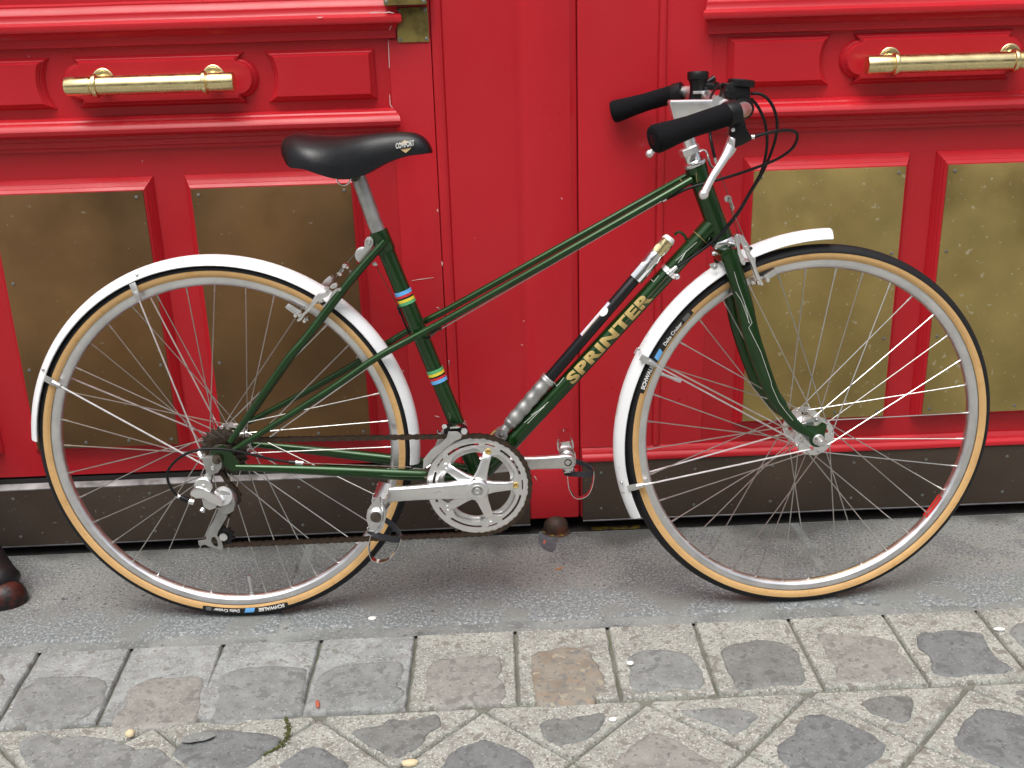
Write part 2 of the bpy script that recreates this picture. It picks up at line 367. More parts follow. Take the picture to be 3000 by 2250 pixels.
def pad(poly, mt):
    poly = resample(inset2(clean(poly), .0027), .014)
    poly = [(x+.0016*noise.noise((x*60, y*60, 1)), y+.0016*noise.noise((x*60, y*60, 5))) for x, y in poly]
    zz = lambda x, y: .0018*noise.noise((x*7, y*7, 2))-.001
    b = MB(); p1 = inset2(poly, .003)
    b.rings([[(x, y, -.014) for x, y in poly], [(x, y, zz(x,y)-.003) for x, y in poly], [(x, y, zz(x,y)) for x, y in p1]], cap=False)
    n = len(p1); b.add([(x, y, zz(x,y)) for x, y in p1], [tuple(range(n))])
    return b.build('mortar_pad', mt, street, smooth=50)
def cobble(poly, mt, rise=.002):
    poly = clean([tuple(p)[:2] for p in poly])
    pts = [tuple(p[:2]) for p in spline([(*p, 0) for p in poly]+[(*poly[0], 0)], 7)][:-1]
    s0 = random.random()*50
    pts = [(x+.0036*noise.noise((x*55, y*55, s0))+.0020*noise.noise((x*170, y*170, s0)), y+.0036*noise.noise((x*55, y*55, s0+9))+.0020*noise.noise((x*170, y*170, s0+4))) for x, y in pts]
    cx = sum(p[0] for p in pts)/len(pts); cy = sum(p[1] for p in pts)/len(pts)
    b = MB(); R_ = []
    for k, z in ((1.05, -.010), (1.03, -.0042), (1.005, -.0022), (.985, -.0008), (.955, .0004), (.88, .0010), (.70, .0013), (.40, .0015), (.12, .0015)):
        R_.append([(cx+(x-cx)*k, cy+(y-cy)*k, z+rise*.6+.0014*noise.noise((x*18*k, y*18*k, s0))+(.0009*noise.noise((x*120*k, y*120*k, s0)))) for x, y in pts])
    b.rings(R_)
    return b.build('cobblestone', mt, street, smooth=60)
JR = [-1.9,-1.72,-1.54,-1.36,-1.18,-1.01,-.835,-.668,-.500,-.320,-.145,.039,.210,.372,.550,.729,.905,1.08,1.26,1.44,1.62,1.80,1.98]
YT, YB = -.3957, -.619
for i in range(len(JR)-1):
    a, b_ = JR[i], JR[i+1]; s_ = -.012 if a < -.6 else .004
    pad([(a, YT), (b_, YT), (b_-s_, YB), (a-s_, YB)], MORTARG if a < -.2 else MORTAR)
VX = [.245+.268*k for k in range(-8, 8)]; VY = -.632; HD = .134
for k in range(len(VX)-1):
    x0, x1 = VX[k], VX[k+1]
    pad([(x0+.012, -.624), (x1-.012, -.624), (x1-.003, VY-.004), ((x0+x1)/2, VY-HD), (x0+.003, VY-.004)], MORTAR)
cells = []
for row in range(6):
    for k in range(-8, 8):
        cx = .245+.268*k+(.134 if row % 2 else 0); cy = VY-HD*(row+1)
        if -1.9 < cx < 2.1: cells.append((cx, cy)); pad([(cx-HD, cy), (cx, cy-HD), (cx+HD, cy), (cx, cy+HD)], MORTAR)
def gp(fn, pts): return [tuple(G(fn(*p)))[:2] for p in pts]
TR = [
 (D1, [(160,490),(250,430),(360,370),(500,365),(700,360),(860,410),(850,520),(830,590),(760,640),(690,690),(450,770),(330,790),(230,770),(90,690),(110,590)], ST_G),
 (D1, [(1050,460),(1200,390),(1380,375),(1640,370),(1630,500),(1600,640),(1540,740),(1300,770),(1050,800),(940,790),(930,690),(1010,600),(1020,530)], ST_W),
 (D2, [(-284,360),(-90,295),(0,290),(200,280),(390,290),(410,330),(390,450),(385,580),(340,640),(150,690),(0,700),(-120,730),(-320,745),(-370,735),(-330,640),(-310,500)], ST_G),
 (D2, [(500,400),(560,320),(700,275),(900,255),(1150,250),(1190,290),(1180,360),(1150,430),(1190,490),(1130,560),(980,600),(850,635),(650,640),(540,625),(480,530),(480,450)], ST_G),
 (D2, [(1390,310),(1460,230),(1620,215),(1790,185),(1960,205),(1990,250),(1990,340),(1960,370),(2000,420),(2020,500),(1980,570),(1850,580),(1700,590),(1580,615),(1450,590),(1370,540),(1380,420)], ST_W),
 (D3, [(170,330),(260,295),(420,270),(600,290),(640,340),(700,420),(740,510),(730,610),(680,680),(620,720),(400,735),(220,720),(180,610),(160,470)], ST_O),
 (D3, [(950,350),(1060,295),(1250,290),(1400,320),(1490,380),(1540,480),(1545,540),(1500,600),(1350,590),(1180,620),(1010,610),(950,540),(960,430)], ST_G),
 (D3, [(1700,300),(1780,250),(1960,205),(2130,215),(2290,280),(2330,370),(2360,450),(2370,520),(2340,580),(2212,575),(2000,590),(1840,605),(1790,540),(1740,430)], ST_M),
 (D4, [(540,300),(700,305),(850,305),(1000,320),(1130,345),(1180,380),(1210,460),(1290,540),(1300,640),(1190,655),(1000,680),(850,690),(700,690),(690,590),(640,500),(590,400)], ST_W),
 (D4, [(1370,300),(1500,285),(1660,265),(1850,290),(1900,350),(1960,450),(2010,520),(2070,540),(2110,590),(1990,615),(1820,625),(1700,645),(1560,640),(1480,600),(1460,500),(1390,440),(1345,370)], ST_D),
 (D1, [(1420,960),(1560,830),(1800,805),(2000,815),(2200,840),(2270,880),(2150,990),(2040,1070),(1900,1130),(1700,1160),(1550,1106),(1430,1020)], ST_D),
 (D1, [(150,920),(300,830),(360,820),(440,870),(700,850),(900,880),(1080,940),(1050,1000),(900,1080),(850,1170),(550,1220),(300,1150),(200,1040)], ST_G),
 (D2, [(790,800),(1000,770),(1080,715),(1250,720),(1420,680),(1480,700),(1480,770),(1390,830),(1340,910),(1220,980),(1150,1015),(1020,975),(900,920),(830,870)], ST_M),
 (D3, [(220,900),(330,850),(470,850),(620,820),(740,800),(760,850),(720,920),(640,990),(500,1040),(340,1050),(260,990)], ST_M),
 (D3, [(1400,780),(1560,765),(1750,760),(1900,780),(1990,815),(1960,870),(1880,930),(1790,965),(1700,910),(1540,860),(1440,820)], ST_G),
 (D4, [(890,850),(1000,820),(1220,800),(1310,820),(1310,880),(1280,990),(1180,1000),(1060,970),(960,930),(920,890)], ST_M),
 (D3, [(1100,970),(1200,965),(1330,1010),(1450,1090),(1560,1160),(1680,1220),(1640,1330),(1450,1420),(1200,1460),(950,1380),(820,1220),(950,1090)], ST_W),
 (D4, [(430,970),(520,940),(700,980),(850,1050),(1010,1130),(1080,1200),(1050,1280),(950,1370),(800,1440),(500,1450),(300,1350),(205,1250),(250,1170),(340,1110)], ST_D),
 (D4, [(1700,1060),(1790,950),(1870,905),(2030,920),(2212,960),(2400,1050),(2450,1200),(2300,1380),(2100,1390),(1900,1320),(1720,1240),(1650,1150)], ST_D),
 (D2, [(1560,1000),(1700,920),(1860,880),(1950,900),(2060,950),(2180,1010),(2250,1100),(2200,1300),(1900,1400),(1600,1300),(1500,1106)], ST_D),
 (D2, [(330,980),(430,940),(530,945),(650,1010),(750,1106),(700,1250),(450,1300),(220,1200),(200,1080)], ST_D)]
cents = []
for fn, pts, mt in TR:
    g = gp(fn, pts); cents.append((sum(p[0] for p in g)/len(g), sum(p[1] for p in g)/len(g))); cobble(g, mt)
def blob(cx, cy, rx, ry, rot=0.):
    k = 12; out = []
    for i in range(k):
        a = 2*math.pi*i/k; r = (abs(math.cos(a))**3+abs(math.sin(a))**3)**(-1/3)*random.uniform(.90, 1.06)
        x, y = r*math.cos(a)*rx, r*math.sin(a)*ry; out.append((cx+x*math.cos(rot)-y*math.sin(rot), cy+x*math.sin(rot)+y*math.cos(rot)))
    return out
free = lambda x, y, d: all((x-a)**2+(y-b)**2 > d*d for a, b in cents)
for i in range(len(JR)-1):
    cx, cy = (JR[i]+JR[i+1])/2, (YT+YB)/2-.012
    if free(cx, cy, .075): cobble(blob(cx, cy, .066, .072), random.choice([ST_G, ST_W, ST_M, ST_G]))
for cx, cy in cells:
    if free(cx, cy, .08): cobble(blob(cx, cy, .072, .066, R(45)), random.choice([ST_D, ST_D, ST_M, ST_G]))
for k in range(len(VX)-1):
    cx, cy = (VX[k]+VX[k+1])/2, -.672
    if free(cx, cy, .075): cobble(blob(cx, cy, .062, .032), random.choice([ST_M, ST_G]))
mo = MB(); mpath = spline([D2(240,700)+(0,), D2(262,800)+(0,), D2(205,920)+(0,), D2(60,1000)+(0,)], 40)
for i in range(420):
    q = G(mpath[int(random.random()*(len(mpath)-1))][:2]); w_ = .0022+.002*noise.noise((q.y*40, 0, 1))
    mo.ball((q.x+random.gauss(0, w_), q.y+random.gauss(0, w_), random.uniform(-.002, .0012)), random.uniform(.0006, .0017), 6, (1,1,.7))
mo.build('moss', MOSS, street, kind='stuff')

# ================================================================== THE GATE
def prof_x(prof, x0, x1, name, mt, parent, smooth=35, y_back=.02, ret=0.):
    """horizontal moulding: prof = list of (y, z) from bottom to top, run along x; ret mitres the ends back"""
    b = MB(); P = list(prof)+[(y_back, prof[-1][1]), (y_back, prof[0][1])]
    e = lambda x, s: [V((x+s*ret*max(0, -y), y, z)) for y, z in P]
    n = max(2, int((x1-x0)/.06)); rr = [e(x0, -1)]+[[V((x0+(x1-x0)*i/n, y+.0006*noise.noise((x0+i*.6, z*9, 1)), z+.0007*noise.noise((x0+i*.45, y*30, 4)))) for y, z in P] for i in range(1, n)]+[e(x1, 1)]
    b.rings(rr); return b.build(name, mt, parent, smooth=smooth)
def prof_z(prof, z0, z1, name, mt, parent, smooth=35):
    b = MB(); n = 24
    b.rings([[V((x+.0006*noise.noise((z0+i*.5, x*20, 2)), y, z0+(z1-z0)*i/n)) for x, y in prof] for i in range(n+1)])
    return b.build(name, mt, parent, smooth=smooth)
def slabbox(x0, x1, y0, y1, z0, z1, name, mt, parent, bevel=.002):
    return MB().box(((x0+x1)/2, (y0+y1)/2, (z0+z1)/2), (x1-x0, y1-y0, z1-z0)).build(name, mt, parent, bevel=bevel)
STEPS = [(0,.004),(0,-.002),(.0045,-.0085),(.0058,-.0090),(.0062,-.0115),(.0108,-.0180),(.0122,-.0182)]
def raised(outline, name, mt, parent, steps=STEPS, y0=0.):
    """raised panel with stepped, moulded edge; outline(d) gives the (x, z) outline inset by d"""
    rr = [[V((x, y0+y, z)) for x, z in outline(d)] for d, y in steps]
    bb = MB(); bb.rings(rr, cap=False); n = len(rr[0]); bb.add(rr[-1], [tuple(range(n))])
    return bb.build(name, mt, parent, smooth=25)
def rect(x0, x1, z0, z1): return lambda d: [(x0+d,z0+d),(x1-d,z0+d),(x1-d,z1-d),(x0+d,z1-d)]
def rectsteps(x0, x1, z0, z1, name, mt, parent):
    """brass-panel mount: moulding wider above than at the sides"""
    lv = [(0,0,.004),(0,0,-.002),(.30,.30,-.0095),(.36,.36,-.0100),(.38,.38,-.0125),(.66,.66,-.0185),(.70,.70,-.0205),(.94,.94,-.0250),(1,1,-.0250)]
    b = MB(); rr = []
    for s, t, y in lv: rr.append([V((x0+.015*s, y, z0+.014*s)), V((x1-.015*s, y, z0+.014*s)), V((x1-.015*s, y, z1-.024*t)), V((x0+.015*s, y, z1-.024*t))])
    b.rings(rr, cap=False); b.add(rr[-1], [(0,1,2,3)]); return b.build(name, mt, parent, smooth=0)
scr = MB().lathe([(.0034,0),(.0034,.0010),(.0022,.0016),(.0008,.0016)], (0,0,0), (0,-1,0), 10).build('screw', SCREW); scrm = scr.data; bpy.data.objects.remove(scr)
def screws(parent, pts, y):
    for x, z in pts:
        o = obj('screw', scrm, parent); o.location = (x, y, z); o.rotation_euler = (0, random.random()*3, 0)
def brass_panel(x0, x1, z0, z1, mt, parent):
    rectsteps(x0-.0155, x1+.0155, z0-.0145, z1+.0245, 'panel_moulding', RED, parent)
    p = slabbox(x0, x1, -.0272, -.0240, z0, z1, 'brass_plate', mt, parent, .0006)
    xs = [x0+.014+(x1-x0-.028)*i/3 for i in range(4)]
    screws(p, [(x, z0+.012) for x in xs]+[(x, z1-.012) for x in (xs[0], xs[-1])]+[(x, (z0+z1)/2+d) for x in (xs[0], xs[-1]) for d in (-.09, .09)], -.0272)
    return p
CZ = .984
def frieze(parent, xl, xr, cl, cr, xm0, xm1):
    """three small raised panels: concave - bulging - concave; cl/cr = arc centres"""
    z0, z1 = .938, 1.031
    arc = lambda c, r, a0, a1, n=13: [(c+r*math.cos(R(a0+(a1-a0)*i/(n-1))), CZ+r*math.sin(R(a0+(a1-a0)*i/(n-1)))) for i in range(n)]
    def cut(xe, c, s):       # straight end at xe, concave end round c; s = +1 when the arc is on the panel's right
        def f(d):
            r = .080+d; t = math.degrees(math.asin((.0465-d)/r)); e = xe+d*s
            a_ = arc(c, r, 180+t, 180-t) if s > 0 else arc(c, r, -t, t)
            return [(e, CZ-.0465+d)]+a_+[(e, CZ+.0465-d)]
        return f
    def mid(d):
        h = .0465-d; r = .0365-.75*d; k = 1.6*d; e = .011+.3*d
        ar = lambda c, a0, a1: [(c+r*.95*math.cos(R(a0+(a1-a0)*i/14)), CZ+r*math.sin(R(a0+(a1-a0)*i/14))) for i in range(15)]
        return [(xm0+k, CZ-h), (xm1-k, CZ-h)]+ar(xm1-e, -88, 88)+[(xm1-k, CZ+h), (xm0+k, CZ+h)]+ar(xm0+e, 92, 268)
    raised(cut(xl, cl, 1), 'frieze_panel', RED, parent); raised(mid, 'frieze_panel', RED, parent); raised(cut(xr, cr, -1), 'frieze_panel', RED, parent)
CORN = [(.002,1.046),(-.004,1.0465),(-.012,1.048),(-.012,1.062),(-.015,1.0635),(-.018,1.069),(-.026,1.0735),(-.034,1.0745),(-.036,1.079),(-.035,1.086),(-.031,1.0895),(-.024,1.092),(-.021,1.097),(-.021,1.104),(-.017,1.1055),(-.014,1.112),(-.008,1.118),(-.008,1.121),(-.002,1.124),(.002,1.126)]
RAIL = [(.002,.857),(-.008,.858),(-.010,.864),(-.015,.866),(-.017,.876),(-.022,.878),(-.024,.884),(-.034,.8855),(-.041,.891),(-.043,.898),(-.040,.906),(-.033,.911),(-.025,.9125),(-.023,.9155),(-.010,.919),(.002,.921)]
def handle(parent, x0, x1, z):
    y = -.056; L = x1-x0; h = MB()
    pr = [(.0005,0),(.0162,.0008),(.0174,.003),(.0174,.046),(.0160,.0475),(.0160,.049),(.0205,.051),(.0218,.055),(.0205,.0585),(.0172,.060),(.0172,.062)]
    pr = pr+[(r, L-t) for r, t in reversed(pr)]
    h.lathe(pr, (x0, y, z), (1,0,0), 28)
    o = h.build('handle', BRASSH, parent, smooth=40)
    for xx in (x0+.058, x1-.046):
        r_ = MB().lathe([(.0205,-.006),(.0205,.002),(.0190,.0032),(.0165,.0032),(.0155,.0048),(.0130,.0052)], (xx, -.0180, z+.0100), (0,-1,0), 28).tube([V((xx,-.018,z+.010)), V((xx,-.034,z+.008)), V((xx,-.056,z))], [.0105,.0088,.0085], 16)
        r_.build('handle_rose', BRASSH, o, smooth=40)
    return o
UP = 2.45     # top of the gate
# ---- left leaf, with the wicket door set in it
leafL = thing(obj('gate_leaf', None), 'red gate leaf with ribbed meeting board and brown kick plate around the wicket door', 'gate'); leafL.location = (-.9, 0, .02)
def in_thing(root, f):
    n0 = set(COL.objects); f(root)
    for o in set(COL.objects)-n0:
        if o.parent is root: o.location = o.location-root.location
def left_leaf(P):
    pf = [(-.0765,.055),(-.0765,.002)]+[(-.066+.0105*math.cos(R(a)), -.001-.006*math.sin(R(a))) for a in (180,150,120,90,60,30,0)]+[(-.0550,-.0006),(-.0535,-.0036),(.076,-.0038),(.081,-.0026),(.087,-.0008),(.093,-.0004),(.099,-.0014),(.105,-.0032),(.110,-.0038),(.184,-.0038),(.187,-.0020),(.189,.000),(.1985,.0035),(.1985,.055)]
    prof_z(pf, .033, UP, 'meeting_board', RED, P)
    slabbox(-1.80, -.0772, .0005, .055, .045, .1745, 'bottom_rail', DARK, P)
    prof_x([(-.0125,.1535),(-.0135,.1565),(-.010,.160),(.006,.1665),(.022,.1715)], -1.80, -.0773, 'ledge', LEDGE, P, y_back=.03)
    k = slabbox(-1.80, .0885, -.0120, .0004, .0235, .1540, 'kick_plate', KICK, P, .0012)
    screws(k, [(x, z) for x in (-1.02,-.89,-.73,-.57,-.41,-.25,-.09,.05) for z in (.045,.135)], -.0120)
    prof_x([(-.0125,.0200),(-.0140,.0212),(-.0140,.0228),(-.0125,.0234)], -1.80, .0883, 'kick_plate_lip', LIP, P, y_back=.0)
    slabbox(-.0764, .0885, -.0034, .0003, .1546, .1640, 'rail_trim', RED, P, .001)
    slabbox(.1990, .2008, .012, .050, .034, UP, 'rebate', RED, P, 0); slabbox(-.0771, -.0766, .010, .050, .1805, 2.11, 'rebate', RED, P, 0)
    slabbox(-2.0, -1.8015, 0, .055, .033, UP, 'stile', RED, P)
    slabbox(-1.80, -.0770, 0, .055, 2.12, UP, 'top_rail', RED, P)
    slabbox(.0890, .1955, -.0065, -.0042, .0335, .1500, 'foot_block', RED, P, .0015)
in_thing(leafL, left_leaf)
wick = thing(obj('wicket_door', None), 'red panelled wicket door with brass pull handle and tarnished brown brass plates', 'door'); wick.location = (-.9, 0, .18)
def wicket(P):
    slabbox(-1.796, -.0772, .0, .05, .1800, 2.115, 'door_board', RED, P, .0015)
    prof_x(CORN, -1.75, -.1495, 'cornice', RED, P, ret=.6)
    prof_x(RAIL, -1.75, -.160, 'waist_rail', RED, P, ret=.45)
    slabbox(-.1580, -.0775, -.0035, .001, .1805, 1.0450, 'stile_face', RED, P, .0016)
    frieze(P, -.998, -.185, -.730, -.458, -.752, -.431)
    for a, b_ in ((-1.34,-1.04),(-.942,-.648),(-.556,-.246)): brass_panel(a, b_, .252, .781, BRASSL, P)
    for a, b_ in ((-1.6,-1.02),(-.98,-.20)): raised(rect(a, b_, 1.22, 2.02), 'upper_panel', RED, P)
    handle(P, -.752, -.442, .979)
    lp = slabbox(-.1395, -.0800, -.0065, -.0035, 1.0390, 1.1005, 'lock_plate', LOCKB, P, .0006)
    screws(lp, [(-.1345,1.044),(-.0850,1.044),(-.1345,1.0955),(-.0850,1.0955)], -.0065)
    lp = slabbox(-.1590, -.0800, -.0390, -.0355, 1.1045, 1.2300, 'lock_plate', LOCKB, P, .0006)
    slabbox(-.1585, -.0805, -.0354, .0, 1.1050, 1.2290, 'lock_case', LOCKB, P, .001)
    screws(lp, [(-.1540,1.1100),(-.0850,1.1100)], -.0390)
in_thing(wick, wicket)
chipM = mat('bare_primer', (.62,.50,.48), .7)
def chip(P, pts, y=-.0048, w_=.0008):
    q = [W(p, y) for p in pts]; bb = MB(); n = V((0,-1,0)); L_ = []; R_ = []
    for i, p in enumerate(q):
        t = (q[min(i+1, len(q)-1)]-q[max(i-1, 0)]).normalized(); s_ = t.cross(n)*w_*(.5 if i in (0, len(q)-1) else 1)*random.uniform(.6, 1.2); L_.append(p+s_); R_.append(p-s_)
    k = len(q); bb.add([x+n*.0002 for x in L_+R_], [(i, i+1, k+i+1, k+i) for i in range(k-1)]); return bb.build('paint_chip', chipM, P, smooth=0)
def chips_left(P):
    chip(P, [B3(1120,1307),B3(1180,1296),B3(1240,1288),B3(1305,1281)], -.0042, .0006)
    for a_, c_ in ((B3(1330,725),B3(1332,748)),(B3(1366,1150),B3(1370,1185)),(B3(1325,1520),B3(1358,1538)),(B4(1950,610),B4(1975,635)),(B4(2072,1225),B4(2080,1290)),(B4(1525,1340),B4(1535,1365)),(D6(295,125),D6(303,148)),(D6(790,20),D6(800,75)),(D6(640,620),D6(692,634)),(D7(1345,530),D7(1375,580)),(A2(1032,1350),A2(1042,1360)),(B5(315,685),B5(320,692)),(B5(300,850),B5(312,858))):
        chip(P, [a_, ((a_[0]+c_[0])/2+1, (a_[1]+c_[1])/2), c_], -.0075 if a_[1] > 1400 else -.0072, .0011)
in_thing(leafL, chips_left)
def chips_wicket(P):
    for pts, y in (([A1(1935,195),A1(1938,260),A1(1941,340)], -.0040),([A1(1942,470),A1(1945,520),A1(1960,545)], -.0040),([A1(1580,85),A1(1596,88),A1(1610,84)], -.0375),([A1(1840,66),A1(1870,62),A1(1900,64)], -.0375),([A1(1905,66),A1(1940,60),A1(1965,66)], -.0375),([A1(1935,105),A1(1950,130),A1(1940,150)], -.0185),([A1(708,800),A1(712,806)], -.0006),([A1(140,278),A1(146,284)], -.0006)):
        chip(P, pts, y, .0010)
in_thing(wick, chips_wicket)
# ---- right leaf
leafR = thing(obj('gate_leaf', None), 'red gate leaf with brass pull handle and bright yellow brass plates', 'gate'); leafR.location = (1.1, 0, .02)
def right_leaf(P):
    slabbox(.2012, 2.2, 0, .055, .0300, UP, 'door_board', RED, P, .0015)
    prof_z([(.2022,.003),(.2022,-.0020),(.2050,-.0042),(.3545,-.0042),(.3555,-.0008),(.3575,-.0008)]+[(.3655+.0078*math.cos(R(a)), -.001-.006*math.sin(R(a))) for a in (180,150,120,90,60,30,0)]+[(.3745,-.0014),(.4630,-.0014),(.4645,.003)], .1968, UP-.01, 'stile_face', RED, P)
    prof_x([(y, z-.010) for y, z in CORN], .4555, 2.15, 'cornice', RED, P, ret=.6)
    prof_x([(y, z-.006) for y, z in RAIL], .4660, 2.15, 'waist_rail', RED, P, ret=.45)
    frieze(P, .490, 1.292, .755, 1.022, .732, 1.045)
    for a, b_ in ((.546,.8495),(.934,1.240),(1.325,1.63),(1.71,2.02)): brass_panel(a, b_, .252, .779, BRASSR, P)
    for a, b_ in ((.52,1.28),(1.36,2.1)): raised(rect(a, b_, 1.2, 2.3), 'upper_panel', RED, P)
    handle(P, .742, 1.080, .974)
    prof_x([(-.0145,.1670),(-.0175,.1685),(-.0185,.1745),(-.0165,.1790),(-.0105,.1835),(-.0095,.1880),(-.003,.1955),(.001,.1962)], .2045, 2.19, 'sill_moulding', RED, P)
    k = slabbox(.2045, 2.19, -.0135, -.0002, .0285, .1662, 'kick_plate', KICK, P, .0012)
    screws(k, [(x, z) for x in (.245,.45,.62,.80,.96,1.14,1.3) for z in (.055,.140)], -.0135)
    prof_x([(-.0140,.0245),(-.0152,.0256),(-.0152,.0274),(-.0140,.0284)], .2050, 2.18, 'kick_plate_lip', LIP, P, y_back=-.001)
in_thing(leafR, right_leaf)
# black slabs added behind the gate so no light leaks through its gaps, stone jambs and lintel round it
slabbox(-2.0, 2.2, .070, .30, -.009, .36, 'gap_blocker', DARK, None, 0)['kind'] = 'structure'
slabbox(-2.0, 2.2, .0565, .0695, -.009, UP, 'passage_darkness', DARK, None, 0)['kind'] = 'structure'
for a, b_, lab in ((-2.6,-2.01,'pale limestone jamb beside the wicket door'),(2.21,2.9,'pale limestone jamb beside the leaf with yellow brass plates')):
    thing(slabbox(a, b_, -.10, .30, -.009, 3.2, 'stone_jamb', STONEW, None, .01), lab, 'jamb')
thing(slabbox(-2.0, 2.2, -.10, .30, UP+.005, 3.2, 'stone_lintel', STONEW, None, .01), 'pale limestone lintel over the red gate', 'lintel')

# ---- iron door stop dome and rusty flange on the pavement
dc = G(D7(1575,1085)); ds = thing(obj('door_stop', None), 'rusty iron dome door stop on the pavement where the gate leaves meet', 'door stop'); ds.location = (dc.x, -.004, 0)
MB().lathe([(.0325,0),(.0325,.0015),(.0305,.0028),(.0275,.0035)], (0,0,0), (0,0,1), 36).build('flange', RUST, ds)
MB().lathe([(.0278,.003)]+[(.0275*math.cos(R(a)), .012+.026*math.sin(R(a))) for a in range(0, 90, 9)]+[(.001,.038)], (0,0,0), (0,0,1), 36).build('dome', RUST, ds, smooth=60)
# ---- black iron wheel guard at the frame's edge
base = G(D5(20,1180))
wg = thing(obj('wheel_guard', None), 'black iron wheel guard foot with a rust-red toe on the pavement', 'wheel guard'); wg.location = (base.x, base.y, 0)
path = [(-1.145,-.03,.62),(-1.125,-.05,.42),(-1.098,-.085,.26),(-1.06,-.125,.14),(-1.008,-.175,.058),(-.970,-.213,.030)]
pv = [V(p)-wg.location for p in spv(path, 6)]
rr = [.022+.020*(i/len(pv))**1.5 for i in range(len(pv))]; rr[-1] *= .55; rr[-2] *= .8
b = MB(); b.tube(pv, rr, 16, ax=(0,0,1), sq=.85); b.build('guard_bar', BIRON, wg, smooth=60)
tp = V((-.962,-.214,.0))-wg.location
b = MB()
b.rings([[tp+V((rx*math.cos(2*math.pi*j/20)*1.0-.012, rx*math.sin(2*math.pi*j/20)*.85, z)) for j in range(20)] for rx, z in ((.040,.0),(.043,.008),(.042,.020),(.035,.034),(.023,.043),(.006,.047))])
b.build('toe', RUSTR, wg, smooth=60)

# yellow paint drips by the dome, on the painted shade strip under the right leaf
yp = mat('old_yellow_paint', (.20,.145,.012), .8, col2=(.03,.025,.02), c2lo=.45, c2hi=.6, c2scale=60)
sheet('paint_drip', .225, .335, -.006, .010, -.0012, yp, pavement)
for a_ in (200, 250, 290, 330):
    q = V((.0300*math.cos(R(a_)), .0300*math.sin(R(a_)), .0035)); MB().ball(q, .0032, 8, (1.3,1,.35)).build('paint_fleck', yp, ds)
# ---- unseen house added behind the camera for gate, brass and enamel to mirror
house = thing(obj('added_reflection_house', None), 'unseen pale stone house added across the street for the red gate to mirror', 'building'); house.location = (0, -13.5, -.02)
def facade(P):
    wl = MB(); zs = [0, 3.2, 6.2]; xs = [-16+2.4*i for i in range(14)]
    wl.box((0, -13.8, 3.1), (36, .5, 6.2)); wl.build('wall', STONEW, P, smooth=0)
    pane = mat('dark_window_glass', (.02,.022,.025), .08); shut = mat('grey_shutter', (.35,.36,.36), .6)
    for zi in range(2):
        for x in xs:
            h = (zs[zi+1]-zs[zi])*.62; z0 = zs[zi]+(zs[zi+1]-zs[zi])*.16+(.0 if zi else -.3)
            wn = slabbox(x-.55, x+.55, -13.56, -13.50, z0, z0+h, 'window', shut, P, .01); slabbox(x-.45, x+.45, -13.499, -13.49, z0+.1, z0+h-.1, 'pane', pane, wn, 0)
    for z in zs[1:]: slabbox(-18, 18, -13.549, -13.35, z-.12, z+.08, 'cornice', STONEW, P, .02)
in_thing(house, facade)
# ================================================================== THE BICYCLE
RW = .343
xr, yr, LEAN, xf, yf, STEER = -.47892, -.28216, .04622, .59003, -.31784, .07988
PSI = math.atan2(yf-yr, xf-xr); WB = math.hypot(xf-xr, yf-yr)
def nrm(psi): return V((math.sin(psi)*math.cos(LEAN), -math.cos(psi)*math.cos(LEAN), math.sin(LEAN)))
BN = nrm(PSI); BT = V((math.cos(PSI), math.sin(PSI), 0)); BU = BN.cross(BT)
BO = V((xr, yr, RW*math.cos(LEAN)))-BU*RW
BM = Matrix((BT, -BN, BU)).transposed().to_4x4(); BM.translation = BO; BI = BM.inverted()
def unp(px, pt, n, off):
    d = ray(px); t = (pt+n*off-CAM).dot(n)/d.dot(n); return BI@(CAM+d*t)
def b(px, off=0.): return unp(px, BO, BN, off)                    # pixel -> bicycle frame (x forward, y away from camera, z up)
FN = nrm(PSI+STEER); FC = V((xf, yf, RW*math.cos(LEAN)))
def fr(px, off=0.): return unp(px, FC, FN, off)                   # pixel -> plane of the steered front wheel
FM = Matrix.Translation((WB,0,RW))@Matrix.Rotation(STEER, 4, 'Z'); FMI = FM.inverted()
def mirF(p):
    q = FMI@V(p); return FM@V((q.x, -q.y, q.z))
def mirB(p): return V((p[0], -p[1], p[2]))
bike = thing(obj('bicycle', None), 'dark green step-through bicycle with white mudguards leaning against the red gate', 'bicycle'); bike.matrix_world = BM
def part(name, mt, mb, parent=None, **k): return mb.build(name, mt, bike if parent is None else parent, **k)
def parts(name, mt, mbs, parent=None, **k): return [part(name, mt, m_, parent, **k) for m_ in mbs]
def poly(px, off, fn=b): return [fn(p, off) for p in px]
NY = V((0,-1,0))     # towards the camera
def plate(name, mt, fnz, pts, off0, off1, parent=None, fn=b, bevel=.0008, **k):
    """outline traced at the outer (camera-side) face off1, with real thickness back to off0"""
    ps = poly([fnz(*p) for p in pts], off1, fn)
    d = (FM.to_3x3()@V((0,1,0)) if fn is fr else V((0,1,0)))*(off1-off0)
    return part(name, mt, MB().prism(ps, d), parent, bevel=bevel, **k)

